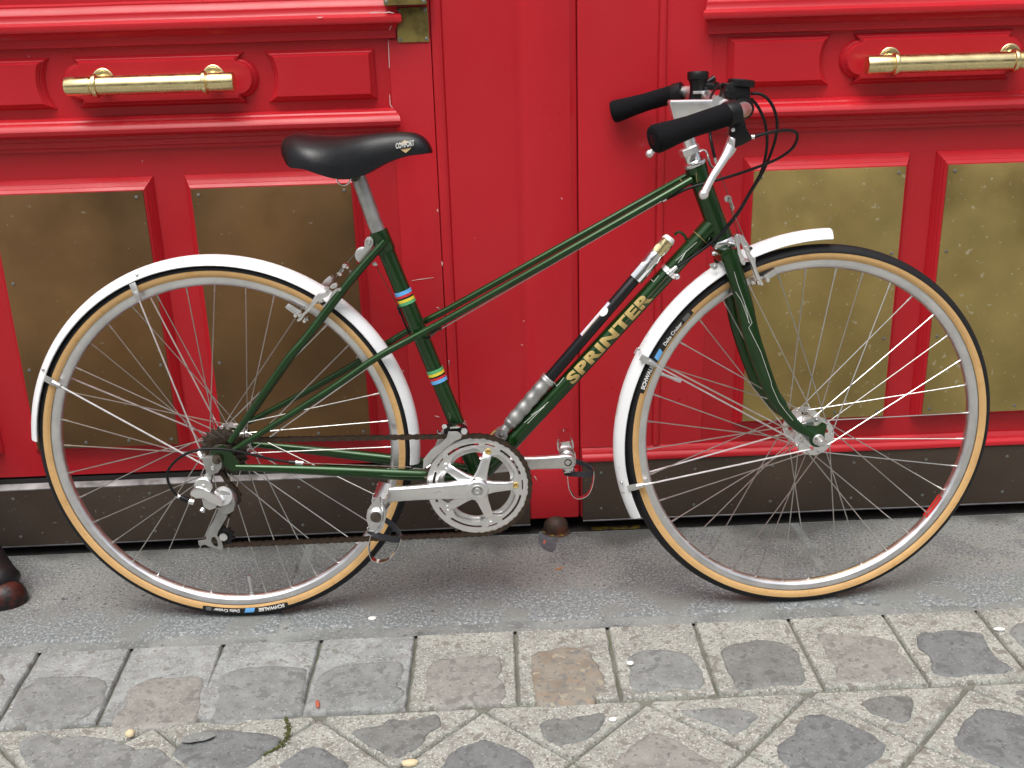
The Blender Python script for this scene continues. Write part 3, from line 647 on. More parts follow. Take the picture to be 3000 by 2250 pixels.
# ------------------------------------------------------------------ wheels
def gear(ro, n, dep, duty=.5):
    out = []
    for i in range(n):
        for f, r in ((0,ro-dep),(.22,ro-dep),(.40,ro),(.60,ro),(.78,ro-dep)):
            a = 2*math.pi*(i+f)/n; out.append((r*math.cos(a), r*math.sin(a)))
    return out
def toXZ(c, y):  # XY plate -> bicycle plane at lateral y, plate's +z towards the camera
    return lambda p: V((c[0]+p.x, y-p.z, c[1]+p.y))
def make_wheel(front):
    rp = [(.3212,.0103),(.3205,.0112),(.3105,.0114),(.3075,.0108),(.3045,.0085),(.3022,.0048),(.3012,0),(.3022,-.0048),(.3045,-.0085),(.3075,-.0108),(.3105,-.0114),(.3205,-.0112),(.3212,-.0103),(.3170,-.0085),(.3170,.0085)]
    wh = MB().lathe(rp, (0,0,0), (0,1,0), 160, closed=True).build('wheel', RIM, bike, smooth=35)
    if front: wh.matrix_local = FM
    else: wh.location = (0,0,RW)
    t = MB(); ph = [R(a) for a in (-128,-117,-107,-98,-90,-84.2,-83,-66,-44,-21,0,21,44,66,83,84.2,90,98,107,117,128)]
    pr = []
    for a in ph:
        r, y = .3275+.0158*math.cos(a), .0166*math.sin(a)
        if abs(a) <= R(83.5): r += .0004; y *= 1.02
        pr.append((r, y))
    n = 160
    def ring(r, y): return [V((r*math.cos(2*math.pi*j/n), y, r*math.sin(2*math.pi*j/n))) for j in range(n)]
    for i in range(len(pr)-1):
        t.k = 0 if abs(ph[i]) < R(83.5) and abs(ph[i+1]) < R(83.5) else 1
        t.rings([ring(*pr[i]), ring(*pr[i+1])], cap=False)
    me_o = t.build('tyre', [TYRE, TAN], wh, smooth=0)
    bm = bmesh.new(); bm.from_mesh(me_o.data); bmesh.ops.remove_doubles(bm, verts=bm.verts, dist=1e-6); bmesh.ops.recalc_face_normals(bm, faces=bm.faces); bm.to_mesh(me_o.data); bm.free()
    me_o.data.polygons.foreach_set('use_smooth', [True]*len(me_o.data.polygons))
    # hub
    yn, yf_ = (-.031, .031) if front else (-.018, .034)
    rf = .036 if front else .035
    hb = MB().lathe([(.0045,-.048 if front else -.040),(.0045,-.046),(.011,yn+.000),(.0175,yn+.002),(.0125,yn+.008),(.0115,0),(.0125,yf_-.008),(.0175,yf_-.002),(.011,yf_),(.0045,.046),(.0045,.056)], (0,0,0), (0,1,0), 28)
    hub = hb.build('hub', ALU, wh)
    for y in (yn, yf_):
        loops = [circ(rf, 48), circ(.012, 24)]
        for k in range(6):
            a = R(60*k+20); da = R(17 if k % 2 else 10); ri, ro_ = .0200, .0270
            loops.append([(ri*math.cos(a-da+2*da*i/5), ri*math.sin(a-da+2*da*i/5)) for i in range(6)]+[(ro_*math.cos(a+da-2*da*i/5), ro_*math.sin(a+da-2*da*i/5)) for i in range(6)])
        place_mesh(curve_mesh(loops, .0028, .0006), toXZ((0,0), y), 'hub_flange', ALU, wh)
    # spokes: 36, three-cross; four kinds of mesh, turned copies
    kinds = {}
    for side in (0, 1):
        for d in (0, 1):
            y = (yn, yf_)[side]; s_ = (-1, 1)[side]; sg = (1, -1)[d]
            a_h = R(58)*sg; rh = .0315
            y0 = y+s_*(.0022 if d else -.0022)
            p0 = V((rh*math.cos(a_h), y0, rh*math.sin(a_h))); p1 = V((.3025, s_*.003, 0))
            m_ = MB(); m_.tube([p0, p1], .00105, 6); q = p0.lerp(p1, .955); m_.tube([q, p0.lerp(p1, .999)], .0017, 6)
            m_.ball(p0, .0022, 8)
            o = m_.build('spoke', SPOKE); kinds[side, d] = o.data; bpy.data.objects.remove(o)
    ph0 = R(3.5 if front else 8)
    for i in range(36):
        o = obj('spoke', kinds[i % 2, (i//2) % 2], wh); o.rotation_euler = (0, -(ph0+2*math.pi*i/36), 0)
    # valve
    va = R(156) if front else R(-87)
    u = V((math.cos(va), 0, math.sin(va)))
    vb = MB(); vb.tube([u*.303, u*.297], .0042, 10); vb.tube([u*.298, u*.272], .0030, 10); vb.tube([u*.276, u*.262], [.0040,.0034], 10)
    vb.build('valve', ALUS, wh)
    # printed label on the sidewall facing the camera
    def sw(r, a, e=.0005):
        y = .0166*math.sqrt(max(0, 1-((r-.3275)/.0158)**2))+e
        return V((r*math.cos(a), -y, r*math.sin(a)))
    a0, a1 = (R(163.5), R(133.5)) if front else (R(285.5), R(256.5))
    lb = MB(); k = 40; vs = []; 
    for i in range(k+1):
        a = a0+(a1-a0)*i/k
        sh = .0016*max(0, 1-i/2)+.0016*max(0, 1-(k-i)/2)
        for r in (.3222+sh, .3250, .3280, .3305, .3330): vs.append(sw(r, a))
    lb.add(vs, [(i*5+j, i*5+j+1, (i+1)*5+j+1, (i+1)*5+j) for i in range(k) for j in range(4)])
    lb.build('tyre_label', BLK, wh)
    rb = .3245
    def arc_text(txt, at, size, mt, off=0., shear=.15, space=1.0):
        me = text_mesh(txt, size, offset=off, shear=shear, space=space)
        bm = bmesh.new(); bm.from_mesh(me); bmesh.ops.subdivide_edges(bm, edges=[e for e in bm.edges if e.calc_length() > .004], cuts=1); bmesh.ops.triangulate(bm, faces=bm.faces); bm.to_mesh(me); bm.free()
        wd = max((v.co.x for v in me.vertices), default=0)
        place_mesh(me, lambda p: sw(rb+p.y, at-p.x/rb, .0010), 'tyre_lettering', mt, wh, smooth=0); return at-wd/rb
    span = a0-a1
    e = arc_text('SCHWALBE', a0-span*.04, .0098, LWHITE, .0004)
    bl = MB(); vs = [sw(.3225+.009*(j/3), e-R(1.0)-R(3.2)*i/4-R(.6)*j/3, .0010) for i in range(5) for j in range(4)]
    bl.add(vs, [(i*4+j, i*4+j+1, i*4+j+5, i*4+j+4) for i in range(4) for j in range(3)]); bl.build('label_emblem', BLUE, wh)
    e2 = arc_text('Delta Cruiser', e-R(6.2), .0088, LWHITE, .0002)
    gb = MB(); ee = a1+R(1.2); e2 -= R(.8)
    if e2 > ee:
        vs = [sw(.3235+.0075*j/2, e2+(ee-e2)*i/6, .0009) for i in range(7) for j in range(3)]
        gb.add(vs, [(i*3+j, i*3+j+1, i*3+j+4, i*3+j+3) for i in range(6) for j in range(2)]); gb.build('label_band', GREYP, wh)
    return wh
wheelR = make_wheel(False); wheelF = make_wheel(True)
# red rim sticker on the front rim's inner face
ra = FMI@fr(B8(1275,915), -.004); ang = math.atan2(ra.z, ra.x)
st = MB(); vs = [V((.3016*math.cos(ang+R(-4.6+9.2*i/8)), y, .3016*math.sin(ang+R(-4.6+9.2*i/8)))) for i in range(9) for y in (-.0075,0,.0075)]
st.add(vs, [(i*3+j, i*3+j+1, i*3+j+4, i*3+j+3) for i in range(8) for j in range(2)]); st.build('rim_sticker', REDB, wheelF)

# ------------------------------------------------------------------ frame tubes
BBp = V((.4605, 0, .2705)); SEAT = b(B3(852,905)); HT = b(B1(976,1046)); HB = b(B2(672,600))
HAX = (HT-HB).normalized(); SAX = (SEAT-BBp).normalized()
RA = V((0,0,RW))
ht = part('head_tube', GREEN, MB().tube([HB-HAX*.002, HB+HAX*.012, HB+HAX*.0121, HT-HAX*.0121, HT-HAX*.012, HT], [.0195,.0195,.0180,.0180,.0190,.0190], 28))
def band(axis_p, ax, r, h, mt, parent, name='band', n=28): return part(name, mt, MB().lathe([(r-.0003,0),(r+.0004,.0002),(r+.0004,h-.0002),(r-.0003,h)], axis_p, ax, n), parent)
stube = part('seat_tube', GREEN, MB().tube([BBp, SEAT-SAX*.034, SEAT-SAX*.0335, SEAT], [.0148,.0148,.0163,.0163], 28))
lug = part('seat_lug_collar', GREEN, MB().tube([SEAT-SAX*.040, SEAT-SAX*.036, SEAT+SAX*.0005], [.0152,.0172,.0168], 28), stube)
def seat_at(px): return BBp+SAX*((b(px, .010)-BBp).dot(SAX))
def flag(pa, pb, cols):
    a_, b_ = seat_at(pa), seat_at(pb); L = (b_-a_).length; ax = (b_-a_).normalized(); t = 0
    for mt, f in cols: band(a_+ax*t, ax, .0152, L*f*.98, mt, stube, 'colour_band'); t += L*f
flag(B4(1535,410), B4(1588,570), ((BLUE,.28),(REDB,.17),(BLK,.12),(YEL,.22),(GRN,.21)))
flag(B4(1915,1338), B4(1962,1495), ((GRN,.22),(YEL,.22),(BLK,.12),(REDB,.17),(BLUE,.27)))
DTA = BBp+V((.006,0,.004)); DTB = b(B2(560,455)); DAX = (DTB-DTA).normalized()
dtube = part('down_tube', GREEN, MB().tube([DTA, DTB-DAX*.030, DTB-DAX*.0295, DTB+DAX*.010], [.0152,.0152,.0166,.0166], 28))
part('bottom_bracket_shell', GREEN, MB().cyl(BBp+V((0,-.036,0)), BBp+V((0,.036,0)), .0205, n=28))
# twin lateral tubes of the mixte frame
LH = b(B1(945,1145), .010)
def lateral(s):
    if s > 0: p = [b(A2(1925,1225), .016), b(A2(1500,1470), .025), b(B4(2212,655), .027), b(B4(1700,935), .028), b(B4(1200,1210), .036), b(B4(640,1590), .048), b(O(505,972), .062)]
    else: p = [b(A2(1905,1192), -.016), b(A2(1500,1418), -.025), b(B4(2212,545), -.027), b(B4(1780,772), -.028), b(C3(1500,690), -.030), b(C3(1160,905), -.040), b(C3(700,1165), -.052), b(C3(230,1415), -.062)]
    P = spv(p, 6); n = len(P)
    return part('lateral_tube', GREEN, MB().tube(P, [.0064 if s > 0 else .0062]*(n-6)+[.0062-.0010*i/5 for i in range(6)], 18))
latN = lateral(1); latF = lateral(-1)
SS0 = b(B3(905,985), .016)
def seat_stay(s):
    p = [SS0, b(B4(900,300), .030), b(B4(440,900), .045), b(B4(120,1290), .056), b(O(497,955), .062)]
    p = [V((q.x, -abs(q.y)*s, q.z)) for q in p]; P = spv(p, 6); n = len(P)
    rr = [.0066+.0012*min(1, i/4) if i < n-8 else .0078-.0024*(i-n+8)/7 for i in range(n)]
    return part('seat_stay', GREEN, MB().tube(P, rr, 18))
ssN = seat_stay(1); ssF = seat_stay(-1)
def chain_stay(s):
    p = [V((.030,.062*-s,.325)), V((.10,.056*-s,.318)), V((.20,.046*-s,.307)), V((.33,.034*-s,.2915)), V((.40,.026*-s,.283)), V((.452,.020*-s,.2735))]
    P = spv(p, 5); n = len(P)
    return part('chain_stay', GREEN, MB().tube(P, [.0060+.0052*min(1, i/(n*.55)) for i in range(n)], 18, ax=(0,1,0), sq=.85))
csN = chain_stay(1); csF = chain_stay(-1)
part('stay_bridge', GREEN, MB().cyl((.372,-.03,.288), (.372,.03,.288), .006))
for s in (1, -1):   # rear dropouts
    y = -.062*s
    pts = [(-.016,.345),(-.010,.360),(.010,.368),(.024,.358),(.036,.336),(.036,.318),(.022,.318),(.008,.330),(-.008,.332)]
    part('dropout', GREEN, MB().prism([V((x, y-.0025, z)) for x, z in pts], (0,.005,0)), bevel=.001)
    part('axle_nut', STEELD, MB().lathe([(.0095,0),(.0095,.008),(.0055,.009),(.0050,.014)], (0, y-.0026*s, RW), (0,-s,0), 6 if s < 0 else 12))
# white specks / braze-ons, cable stops
def stop(p, ax, L, r, mt, parent, name='cable_stop'): return part(name, mt, MB().tube([p, p+ax*L], r, 12), parent)
part('lug_line', GOLD, MB().tube([DTB-DAX*.0285+ (V((0,-1,0))*math.cos(t)+DAX.cross(V((0,-1,0)))*math.sin(t))*.0168 for t in [R(a) for a in range(-80, 81, 10)]], .0004, 5), dtube)
lax = (b(O(938,719),.02)-LH).normalized()
part('lug_line', GOLD, MB().tube([LH+lax*.020+(NY*math.cos(t)+lax.cross(NY)*math.sin(t))*.0079 for t in [R(a) for a in range(-80, 81, 16)]], .0004, 5), latN)
part('lug_line', GOLD, MB().tube([b(B1(985,1110), .0186), b(B1(990,1170), .0187), b(B1(1000,1215), .0184)], .0004, 5), ht)
# lettering along the down tube
def dt_surf(s, th, e=.0006):
    up = DAX.cross(NY); up = up if up.z > 0 else -up
    return DTA+DAX*s+(NY*math.cos(th)+up*math.sin(th))*(.0152+e)
s0 = (b(B5(600,1080), .015)-DTA).dot(DAX); s1 = (b(B5(1178,492), .015)-DTA).dot(DAX)
me = text_mesh('SPRINTER', 1.0, offset=.05, space=1.10)
bm = bmesh.new(); bm.from_mesh(me); bmesh.ops.triangulate(bm, faces=bm.faces)
bmesh.ops.subdivide_edges(bm, edges=[e for e in bm.edges if e.calc_length() > .12], cuts=3, use_grid_fill=True); bmesh.ops.triangulate(bm, faces=bm.faces); bm.to_mesh(me); bm.free()
x0 = min(v.co.x for v in me.vertices); x1 = max(v.co.x for v in me.vertices); y0 = min(v.co.y for v in me.vertices); y1 = max(v.co.y for v in me.vertices)
place_mesh(me, lambda p: dt_surf(s0+(p.x-x0)/(x1-x0)*(s1-s0), ((p.y-y0)/(y1-y0)-.50)*.0215/.0152+R(4)), 'lettering', GOLD, dtube, smooth=0)
# white speed lines on the down tube
def dline(pa, pb, r=.0005):
    q = []
    for t in (0,.25,.5,.75,1):
        px = (pa[0]+(pb[0]-pa[0])*t, pa[1]+(pb[1]-pa[1])*t); p = b(px, .0145); s = (p-DTA).dot(DAX); up = DAX.cross(NY); up = up if up.z > 0 else -up
        h = max(-.0149, min(.0149, (p-DTA).dot(up))); q.append(dt_surf(s, math.asin(h/.0152), .0002))
    part('pinstripe', WLINE, MB().tube(q, r, 5), dtube)
for a_, c_ in (((320,1400),(490,1250)),((345,1400),(470,1270)),((370,1345),(460,1285)),((520,1115),(550,1145)),((550,1145),(600,1085)),((1195,395),(1222,420)),((1222,420),(1260,375)),((1375,270),(1520,140)),((1390,285),(1450,200)),((1410,270),(1440,215))):
    dline(B5(*a_), B5(*c_))
for a_, c_ in (((1130,640),(1450,615)),((1210,655),(1410,655)),((1130,628),(1470,640))):
    part('pinstripe', WLINE, MB().tube([b(A5(a_[0]+500,a_[1]), .0425), b(A5((a_[0]+c_[0])/2+500,(a_[1]+c_[1])/2), .041), b(A5(c_[0]+460,c_[1]), .039)], .0004, 5), csN)

# ------------------------------------------------------------------ fork
FOff = lambda t: .030+.018*t
bl = [(B2(757,790),.030),(B2(792,860),.031),(B2(850,1060),.033),(B2(955,1400),.036),(C8(1245,850),.039),(C8(1352,1170),.043),(C8(1432,1370),.045),(C8(1500,1465),.046),(D8(240,440),.047),(D8(430,670),.048),(D8(600,790),.048),(D8(730,850),.048)]
BP = [fr(p, o_) for p, o_ in bl]; P = spv(BP, 4); n = len(P)
br = [.0150 if i/n < .35 else .0150-(.0150-.0066)*((i/n-.35)/.65) for i in range(n)]
FAX = FM.to_3x3()@V((0,1,0))
cr0 = fr(B2(768,868), .032); cr1 = mirF(cr0)
fork = part('fork', GREEN, MB().tube([cr0+V((0,0,.004)), cr0.lerp(cr1, .25)+HAX*.004, cr0.lerp(cr1, .5)+HAX*.005, cr0.lerp(cr1, .75)+HAX*.004, cr1+V((0,0,.004))], [.0145,.0140,.0150,.0140,.0145], 20).tube([cr0.lerp(cr1, .5), HB-HAX*.010], .0165, 20), smooth=50)
parts('fork_blade', GREEN, [MB().tube(P, br, 20, ax=FAX, sq=.68), MB().tube([mirF(p) for p in P], br, 20, ax=FAX, sq=.68)], fork)
for s in (1, -1):
    q = [(WB-.022,.372),(WB-.004,.368),(WB+.006,.374),(WB+.015,.368),(WB+.0125,.352),(WB+.011,.332),(WB-.002,.328),(WB-.013,.334),(WB-.016,.350)]
    q = [p[:2] for p in spline([(*p, 0) for p in q]+[(*q[0], 0)], 4)][:-1]
    ps = [FM@(V((x-WB, -.0475*s-.0025, z-RW))) for x, z in q]
    part('fork_end', GREEN, MB().prism(ps, FAX*.005), fork, bevel=.001)
    part('axle_nut', ALUS, MB().lathe([(.0105,0),(.0105,.003),(.0088,.004),(.0082,.016),(.0070,.018),(.0045,.0185),(.0042,.022),(.002,.0225)], FM@V((0,-.0503*s,0)), -FAX*s, 16), fork)
for pts in (((832,1020),(880,1180),(960,1400),(1050,1640)), ((850,1265),(920,1370),(975,1520),(1020,1650)), ((1010,1640),(985,1500),(960,1430))):
    part('pinstripe', WLINE, MB().tube([fr(B2(*p), .0485) for p in pts], .00042, 5), fork)
part('pinstripe', WLINE, MB().tube([fr(p, o_) for p, o_ in ((B2(1050,1640),.0495),(C8(1225,800),.0515),(C8(1330,1010),.053),(C8(1420,1270),.0535),(D8(60,60),.0545),(D8(180,330),.0545),(D8(300,490),.0545),(D8(405,615),.0545))], .00042, 5), fork)
# ------------------------------------------------------------------ headset
hp = lambda t: HT+HAX*t
part('headset_cup', CHROME, MB().lathe([(.0165,0),(.0205,.001),(.0215,.004),(.0205,.007),(.0165,.009),(.0155,.011),(.0155,.022)], hp(.000), HAX, 28))
part('locknut', ALUS, MB().lathe([(.0175,.022),(.0180,.023),(.0180,.033),(.0165,.035),(.0130,.0355)], hp(0), HAX, 8), smooth=20)
part('headset_race', CHROME, MB().lathe([(.0165,-.002),(.0215,-.003),(.0235,-.007),(.0235,-.012),(.0215,-.016),(.0165,-.018)], HB, HAX, 28))
part('stem_quill', ALU, MB().tube([hp(.010), b(B1(930,845)), b(B1(860,600)), b(B1(840,520))], .0112, 20))
stem = plate('stem', ALU, B1, [(712,402),(728,384),(900,380),(1170,376),(1245,366),(1305,392),(1328,440),(1312,492),(1250,522),(1150,512),(1020,500),(965,545),(972,640),(815,650),(762,580)], -.0125, .0125, bevel=.004)
part('stem_clamp', ALU, MB().cyl(b(B1(1240,443), .0165), b(B1(1240,443), -.0165)+V((0,0,0)), .0185, n=28), stem)
# ------------------------------------------------------------------ handlebar, grips, levers, shifters
hb_pts = [(B1(600,768),.252),(B1(960,640),.232),(B1(1330,520),.205),(B1(1455,487),.170),(B1(1452,470),.120),(B1(1345,448),.055),(B1(1240,443),0),(B1(1150,398),-.055),(B1(1085,345),-.120),(B1(1000,318),-.170),(B1(830,312),-.205),(B1(520,395),-.232),(B1(180,500),-.252)]
HBP = spv([b(p, o_) for p, o_ in hb_pts], 7)
bar = part('handlebar', ALUS, MB().tube(HBP, .0112, 18))
def grip(a, m_, z, par):
    P = spv([a, m_, z], 8); n = len(P); t = [i/(n-1) for i in range(n)]
    rr = [.0212-.0046*min(1, x/.42)+.0002*math.sin(x*20) if x < .42 else .0166+.0012*(x-.42) for x in t]
    d0 = (P[0]-P[1]).normalized()
    g = MB(); g.tube([P[0]+d0*.0055, P[0]+d0*.0045, P[0]+d0*.001]+P, [.0150,.0192,.0208]+rr, 24)
    o = g.build('grip', FOAM, par, smooth=60)
    d1 = (P[-1]-P[-2]).normalized()
    MB().tube([P[-1]-d1*.004, P[-1], P[-1]+d1*.015, P[-1]+d1*.017], [.0178,.0188,.0182,.0150], 24).build('grip_collar', BLACKP, par)
    MB().tube([P[0]+d0*.0056, P[0]+d0*.0062], [.0085,.006], 16).build('bar_end_plug', BLACKP, par)
    return o
grip(b(B1(585,772), .253), b(B1(960,640), .232), b(B1(1300,528), .208), bar)
grip(b(B1(175,500), -.253), b(B1(520,395), -.232), b(B1(775,322), -.208), bar)
def lever(side):
    lv = obj('brake_lever', None)
    o = .185*side
    if side > 0:
        ps = [(1378,560),(1462,535),(1478,600),(1492,665),(1550,768),(1535,790),(1450,835),(1372,862),(1345,800),(1322,722),(1330,640),(1362,600)]
        body = MB().prism(poly([B1(*p) for p in ps], .196), (0,.022,0)).build('brake_lever', BLACKP, bike, bevel=.003)
        bpy.data.objects.remove(lv)
        pl = [(B1(1340,770),.206,.0062),(B1(1318,850),.212,.0075),(B1(1285,930),.218,.0070),(B1(1225,1030),.225,.0062),(B1(1160,1130),.231,.0058),(B1(1105,1230),.236,.0058),(B1(1072,1300),.239,.0062),(B1(1060,1325),.240,.0070)]
        P = [b(p, o_) for p, o_, r_ in pl]; P2 = spv(P, 4); r2 = [x[0] for x in spline([(r_,0) for _, _, r_ in pl], 4)]
        lb_ = MB().tube(P2, r2, 14, ax=(0,1,0), sq=.65); lb_.ball(P2[-1], .0078, 14, (1,.8,1))
        lb_.prism(poly([B1(*p) for p in [(1318,740),(1352,790),(1372,862),(1388,874),(1350,935),(1290,1000),(1240,1020),(1290,900),(1308,820)]], .216), (0,.008,0))
        lb_.build('lever_blade', ALU, body, smooth=60)
        MB().lathe([(.0030,0),(.0030,.0015),(.001,.002)], b(B1(1352,682), .1965), (0,-1,0), 10).build('pivot_pin', ALU, body)
        MB().tube([b(B1(1532,752), .185), b(B1(1565,752), .185)], .0035, 10).build('cable_ferrule', ALU, body)
    else:
        c = b(B1(985,400), -.185)
        body = MB().prism([c+V((x, .011, z)) for x, z in ((-.012,.02),(.014,.024),(.022,-.002),(.030,-.028),(-.006,-.046),(-.016,-.02))], (0,-.022,0)).build('brake_lever', BLACKP, bike, bevel=.003)
        bpy.data.objects.remove(lv)
        P = spv([c+V((-.010,0,-.030)), b(B1(860,640), -.215), b(B1(680,790), -.232), b(B1(520,922), -.240)], 5)
        lb_ = MB().tube(P, [.0062]*(len(P)-1)+[.0080], 12, ax=(0,1,0), sq=.65); lb_.ball(P[-1], .0088, 14); lb_.build('lever_blade', ALU, body, smooth=60)
    return body
lvN = lever(1); lvF = lever(-1)
def shifter(c, s):
    sh = MB().tube([c+V((0,0,-.034)), c+V((0,0,-.020)), c+V((.003,0,-.006)), c+V((.003,0,.004))], [.013,.011,.014,.0170], 20).build('shifter', BLACKP, bike, smooth=45)
    MB().lathe([(.0175,.004),(.0188,.005),(.0190,.008),(.0190,.016),(.0178,.018),(.0100,.0188),(.001,.0188)], c+V((.003,0,0)), (0,0,1), 28).build('dial', BLACKP, sh)
    MB().tube([c+V((.012,0,-.006)), c+V((.034,0,-.009)), c+V((.044,0,-.0095))], [.008,.0065,.005], 12).build('cable_port', BLACKP, sh)
    MB().tube([c+V((.044,0,-.0095)), c+V((.048,0,-.0098))], .003, 10).build('cable_tip', ALU, sh)
    MB().box(c+V((.004,-.015,-.018)), (.024,.002,.005)).build('label', ALUS, sh, bevel=.0004)
    MB().lathe([(.0150,-.009),(.0160,-.006),(.0160,.006),(.0150,.009)], c+V((-.001,0,-.040)), (0,1,0), 20).build('clamp', BLACKP, sh)
    MB().tube([c+V((.006,-.010*s,.002)), c+V((.022,-.016*s,-.002)), c+V((.036,-.018*s,.006))], [.006,.005,.006], 10).build('thumb_lever', BLACKP, sh)
    return sh
shF = shifter(b(B1(985,205), -.125), -1)
shN = MB()
shN.prism(poly([B1(*p) for p in [(1262,268),(1330,205),(1515,192),(1530,230),(1528,330),(1535,395),(1440,425),(1350,420),(1340,385),(1272,365)]], .118), (0,.030,0))
shN = shN.build('shifter', BLACKP, bike, bevel=.004)
MB().lathe([(.0215,0),(.0215,.009),(.0190,.011),(.004,.0112)], b(B1(1430,250), .103), (.12,0,1), 28).build('dial', BLACKP, shN)
MB().lathe([(.0150,-.009),(.0165,-.006),(.0165,.006),(.0150,.009)], b(B1(1452,470), .122), (0,1,.1), 20).build('clamp', BLACKP, shN)
MB().tube([b(B1(1345,235), .11), b(B1(1290,232), .11), b(B1(1240,225), .10)], [.0045,.003,.0022], 10).build('cable_port', BLACKP, shN)
plate('thumb_lever', BLACKP, B1, [(1262,290),(1300,270),(1325,300),(1318,360),(1270,360)], .118, .128, shN, bevel=.002)
# ------------------------------------------------------------------ cables
def cable(pts, r=.0025, mt=CABLE, name='cable', n=10, fn=b): return part(name, mt, MB().tube(spv([fn(p, o_) for p, o_ in pts], n), r, 10))
cable([(B1(1560,752),.185),(B1(1680,718),.180),(B1(1820,688),.170),(B1(1940,690),.155),(B1(1995,735),.140),(B1(1960,845),.120),(B1(1850,940),.100),(B1(1690,1018),.080),(B1(1420,1115),.050),(B1(1150,1195),.030),(B1(900,1268),.022),(B1(690,1372),.016)])
cable([(B1(1530,322),.105),(B1(1610,322),.105),(B1(1690,365),.105),(B1(1755,460),.100),(B1(1792,600),.090),(B1(1778,760),.080),(B1(1725,930),.065),(B1(1640,1120),.050),(B1(1520,1320),.035),(B2(860,345),.028),(B2(640,600),.020),(B2(420,775),.016),(B2(140,965),.016)])
cable([(B1(1535,372),.105),(B1(1600,450),.100),(B1(1665,590),.090),(B1(1692,760),.080),(B1(1680,930),.070),(B1(1630,1110),.055),(B1(1530,1290),.040),(B2(850,338),.032),(B2(620,595),.012),(B2(400,775),.004),(B2(140,950),.004)])
cable([(B1(1172,213),-.125),(B1(1205,220),-.11),(B1(1190,260),-.09),(B1(1140,330),-.05),(B1(1120,420),-.02)], .0022)
cable([(B1(1240,225),.10),(B1(1238,270),.09),(B1(1225,340),.06)], .0022)
cable([(B1(1118,640),-.02),(B1(1128,760),0),(B1(1148,860),.004),(B1(1172,965),.004)], .0027)
part('cable_end', ALUS, MB().tube([b(B1(1170,960), .004), b(B1(1185,1015), .004)], .0029, 10))
hang = part('cable_hanger', ALUS, MB().tube(spv([b(B1(1000,905), .006), b(B1(1050,885), .006), b(B1(1085,898), .006), b(B1(1105,960), .006), b(B1(1125,1030), .006), b(B1(1155,1062), .006)], 6), .0022, 8, ax=(0,1,0), sq=3.0))
part('brake_wire', STEELD, MB().tube([b(B1(1185,1015), .004), b(B1(1308,1338), .0)], .0008, 6))
wire = lambda a, c, r=.0008: part('brake_wire', STEELD, MB().tube([a, c], r, 6))
part('straddle_hanger', ALUS, MB().prism(poly([B1(*p) for p in [(1298,1335),(1335,1345),(1345,1400),(1370,1460),(1355,1490),(1330,1430),(1300,1395)]], .004), (0,.006,0)).lathe([(.0055,0),(.0055,.010)], b(B1(1300,1372), .010), (0,1,0), 10), bevel=.0006)
# rear brake cable: bare wire under the lateral tube, stops, second casing by the seat tube
stopA = b(B1(655,1382), .016)
part('cable_stop', GREEN, MB().tube([b(B1(620,1395), .015), b(B1(660,1378), .015)], .0038, 10).tube([b(B1(640,1360), .014), b(B1(735,1310), .013)], .0022, 6), latN)
part('cable_stop', ALU, MB().tube([b(B1(648,1385), .016), b(B1(688,1370), .016)], .0034, 10), latN)
part('brake_wire', SPOKE, MB().tube([b(B1(640,1392), .026), b(B4(1990,852), .028)], .0011, 6))
part('cable_stop', STEELD, MB().tube([b(B4(1985,855), .022), b(B4(1940,870), .022), b(B4(1850,945), .024)], [.0030,.0022,.0026], 10).tube([b(B4(1955,845), .018), b(B4(1840,915), .018)], .0016, 6), latN)
cable([(B4(1850,945),.020),(B4(1800,968),.010),(B4(1640,960),-.004),(B4(1610,930),-.006),(B4(1540,760),-.006),(B4(1480,615),-.004)], .0020)
part('cable_stop', BLACKP, MB().tube([b(B4(1462,600), -.004), b(B4(1500,605), -.004)], .0034, 8).tube([b(B4(1478,600), -.004), b(B4(1500,680), -.004)], .0026, 8), stube)
wire(b(B4(1480,610), -.004), b(B4(1215,120), -.004))
# gear cable clamp on the down tube
clp = DTA+DAX*((b(B5(1310,330), .010)-DTA).dot(DAX))
cl = part('cable_clamp_band', ALU, MB().lathe([(.0155,-.005),(.0172,-.0045),(.0172,.0045),(.0155,.005)], clp, DAX, 28))
part('cable_boss', ALU, MB().tube([b(B5(1320,365), .016), b(B5(1352,335), .016), b(B5(1380,312), .016)], [.0055,.0045,.0035], 10).ball(b(B5(1382,378), .008), .006, 10).ball(b(B5(1335,352), .017), .0052, 10), cl)
for o_ in (.017, .004):
    pa, pb_ = b(B5(1320,372), o_), b(B6(1100,1500) if False else A6(1270,420), .008)
    wire(pa, pb_, .0008)
# ------------------------------------------------------------------ seat post and saddle
SPT = b(B3(690,462))
post = part('seat_post', ALUG, MB().tube([SEAT-SAX*.010, SEAT+SAX*.02, SPT-SAX*.006, SPT+SAX*.012], [.0131,.0131,.0131,.0120], 24))
part('saddle_clamp', STEELD, MB().cyl(SPT+V((-.004,-.022,.004)), SPT+V((-.004,.022,.004)), .011, n=14))
part('saddle_rail', CHROME, MB().tube(spv([b(B3(512,478), .024), b(B3(530,515), .024), b(B3(572,534), .024), b(B3(612,515), .024), b(B3(632,478), .024)], 6), .0014, 6))
for y in (-.022, .022): part('saddle_rail', CHROME, MB().tube(spv([V((.20,y*1.6,.858)), V((.235,y,.842)), V((.29,y,.842)), V((.345,y*.7,.866))], 6), .0035, 8))
topz = [b(B3(*p)) for p in ((66,250),(80,180),(130,130),(200,113),(300,122),(430,131),(560,133),(700,122),(850,107),(960,100),(1060,99),(1150,108),(1215,138),(1262,185),(1290,245))]
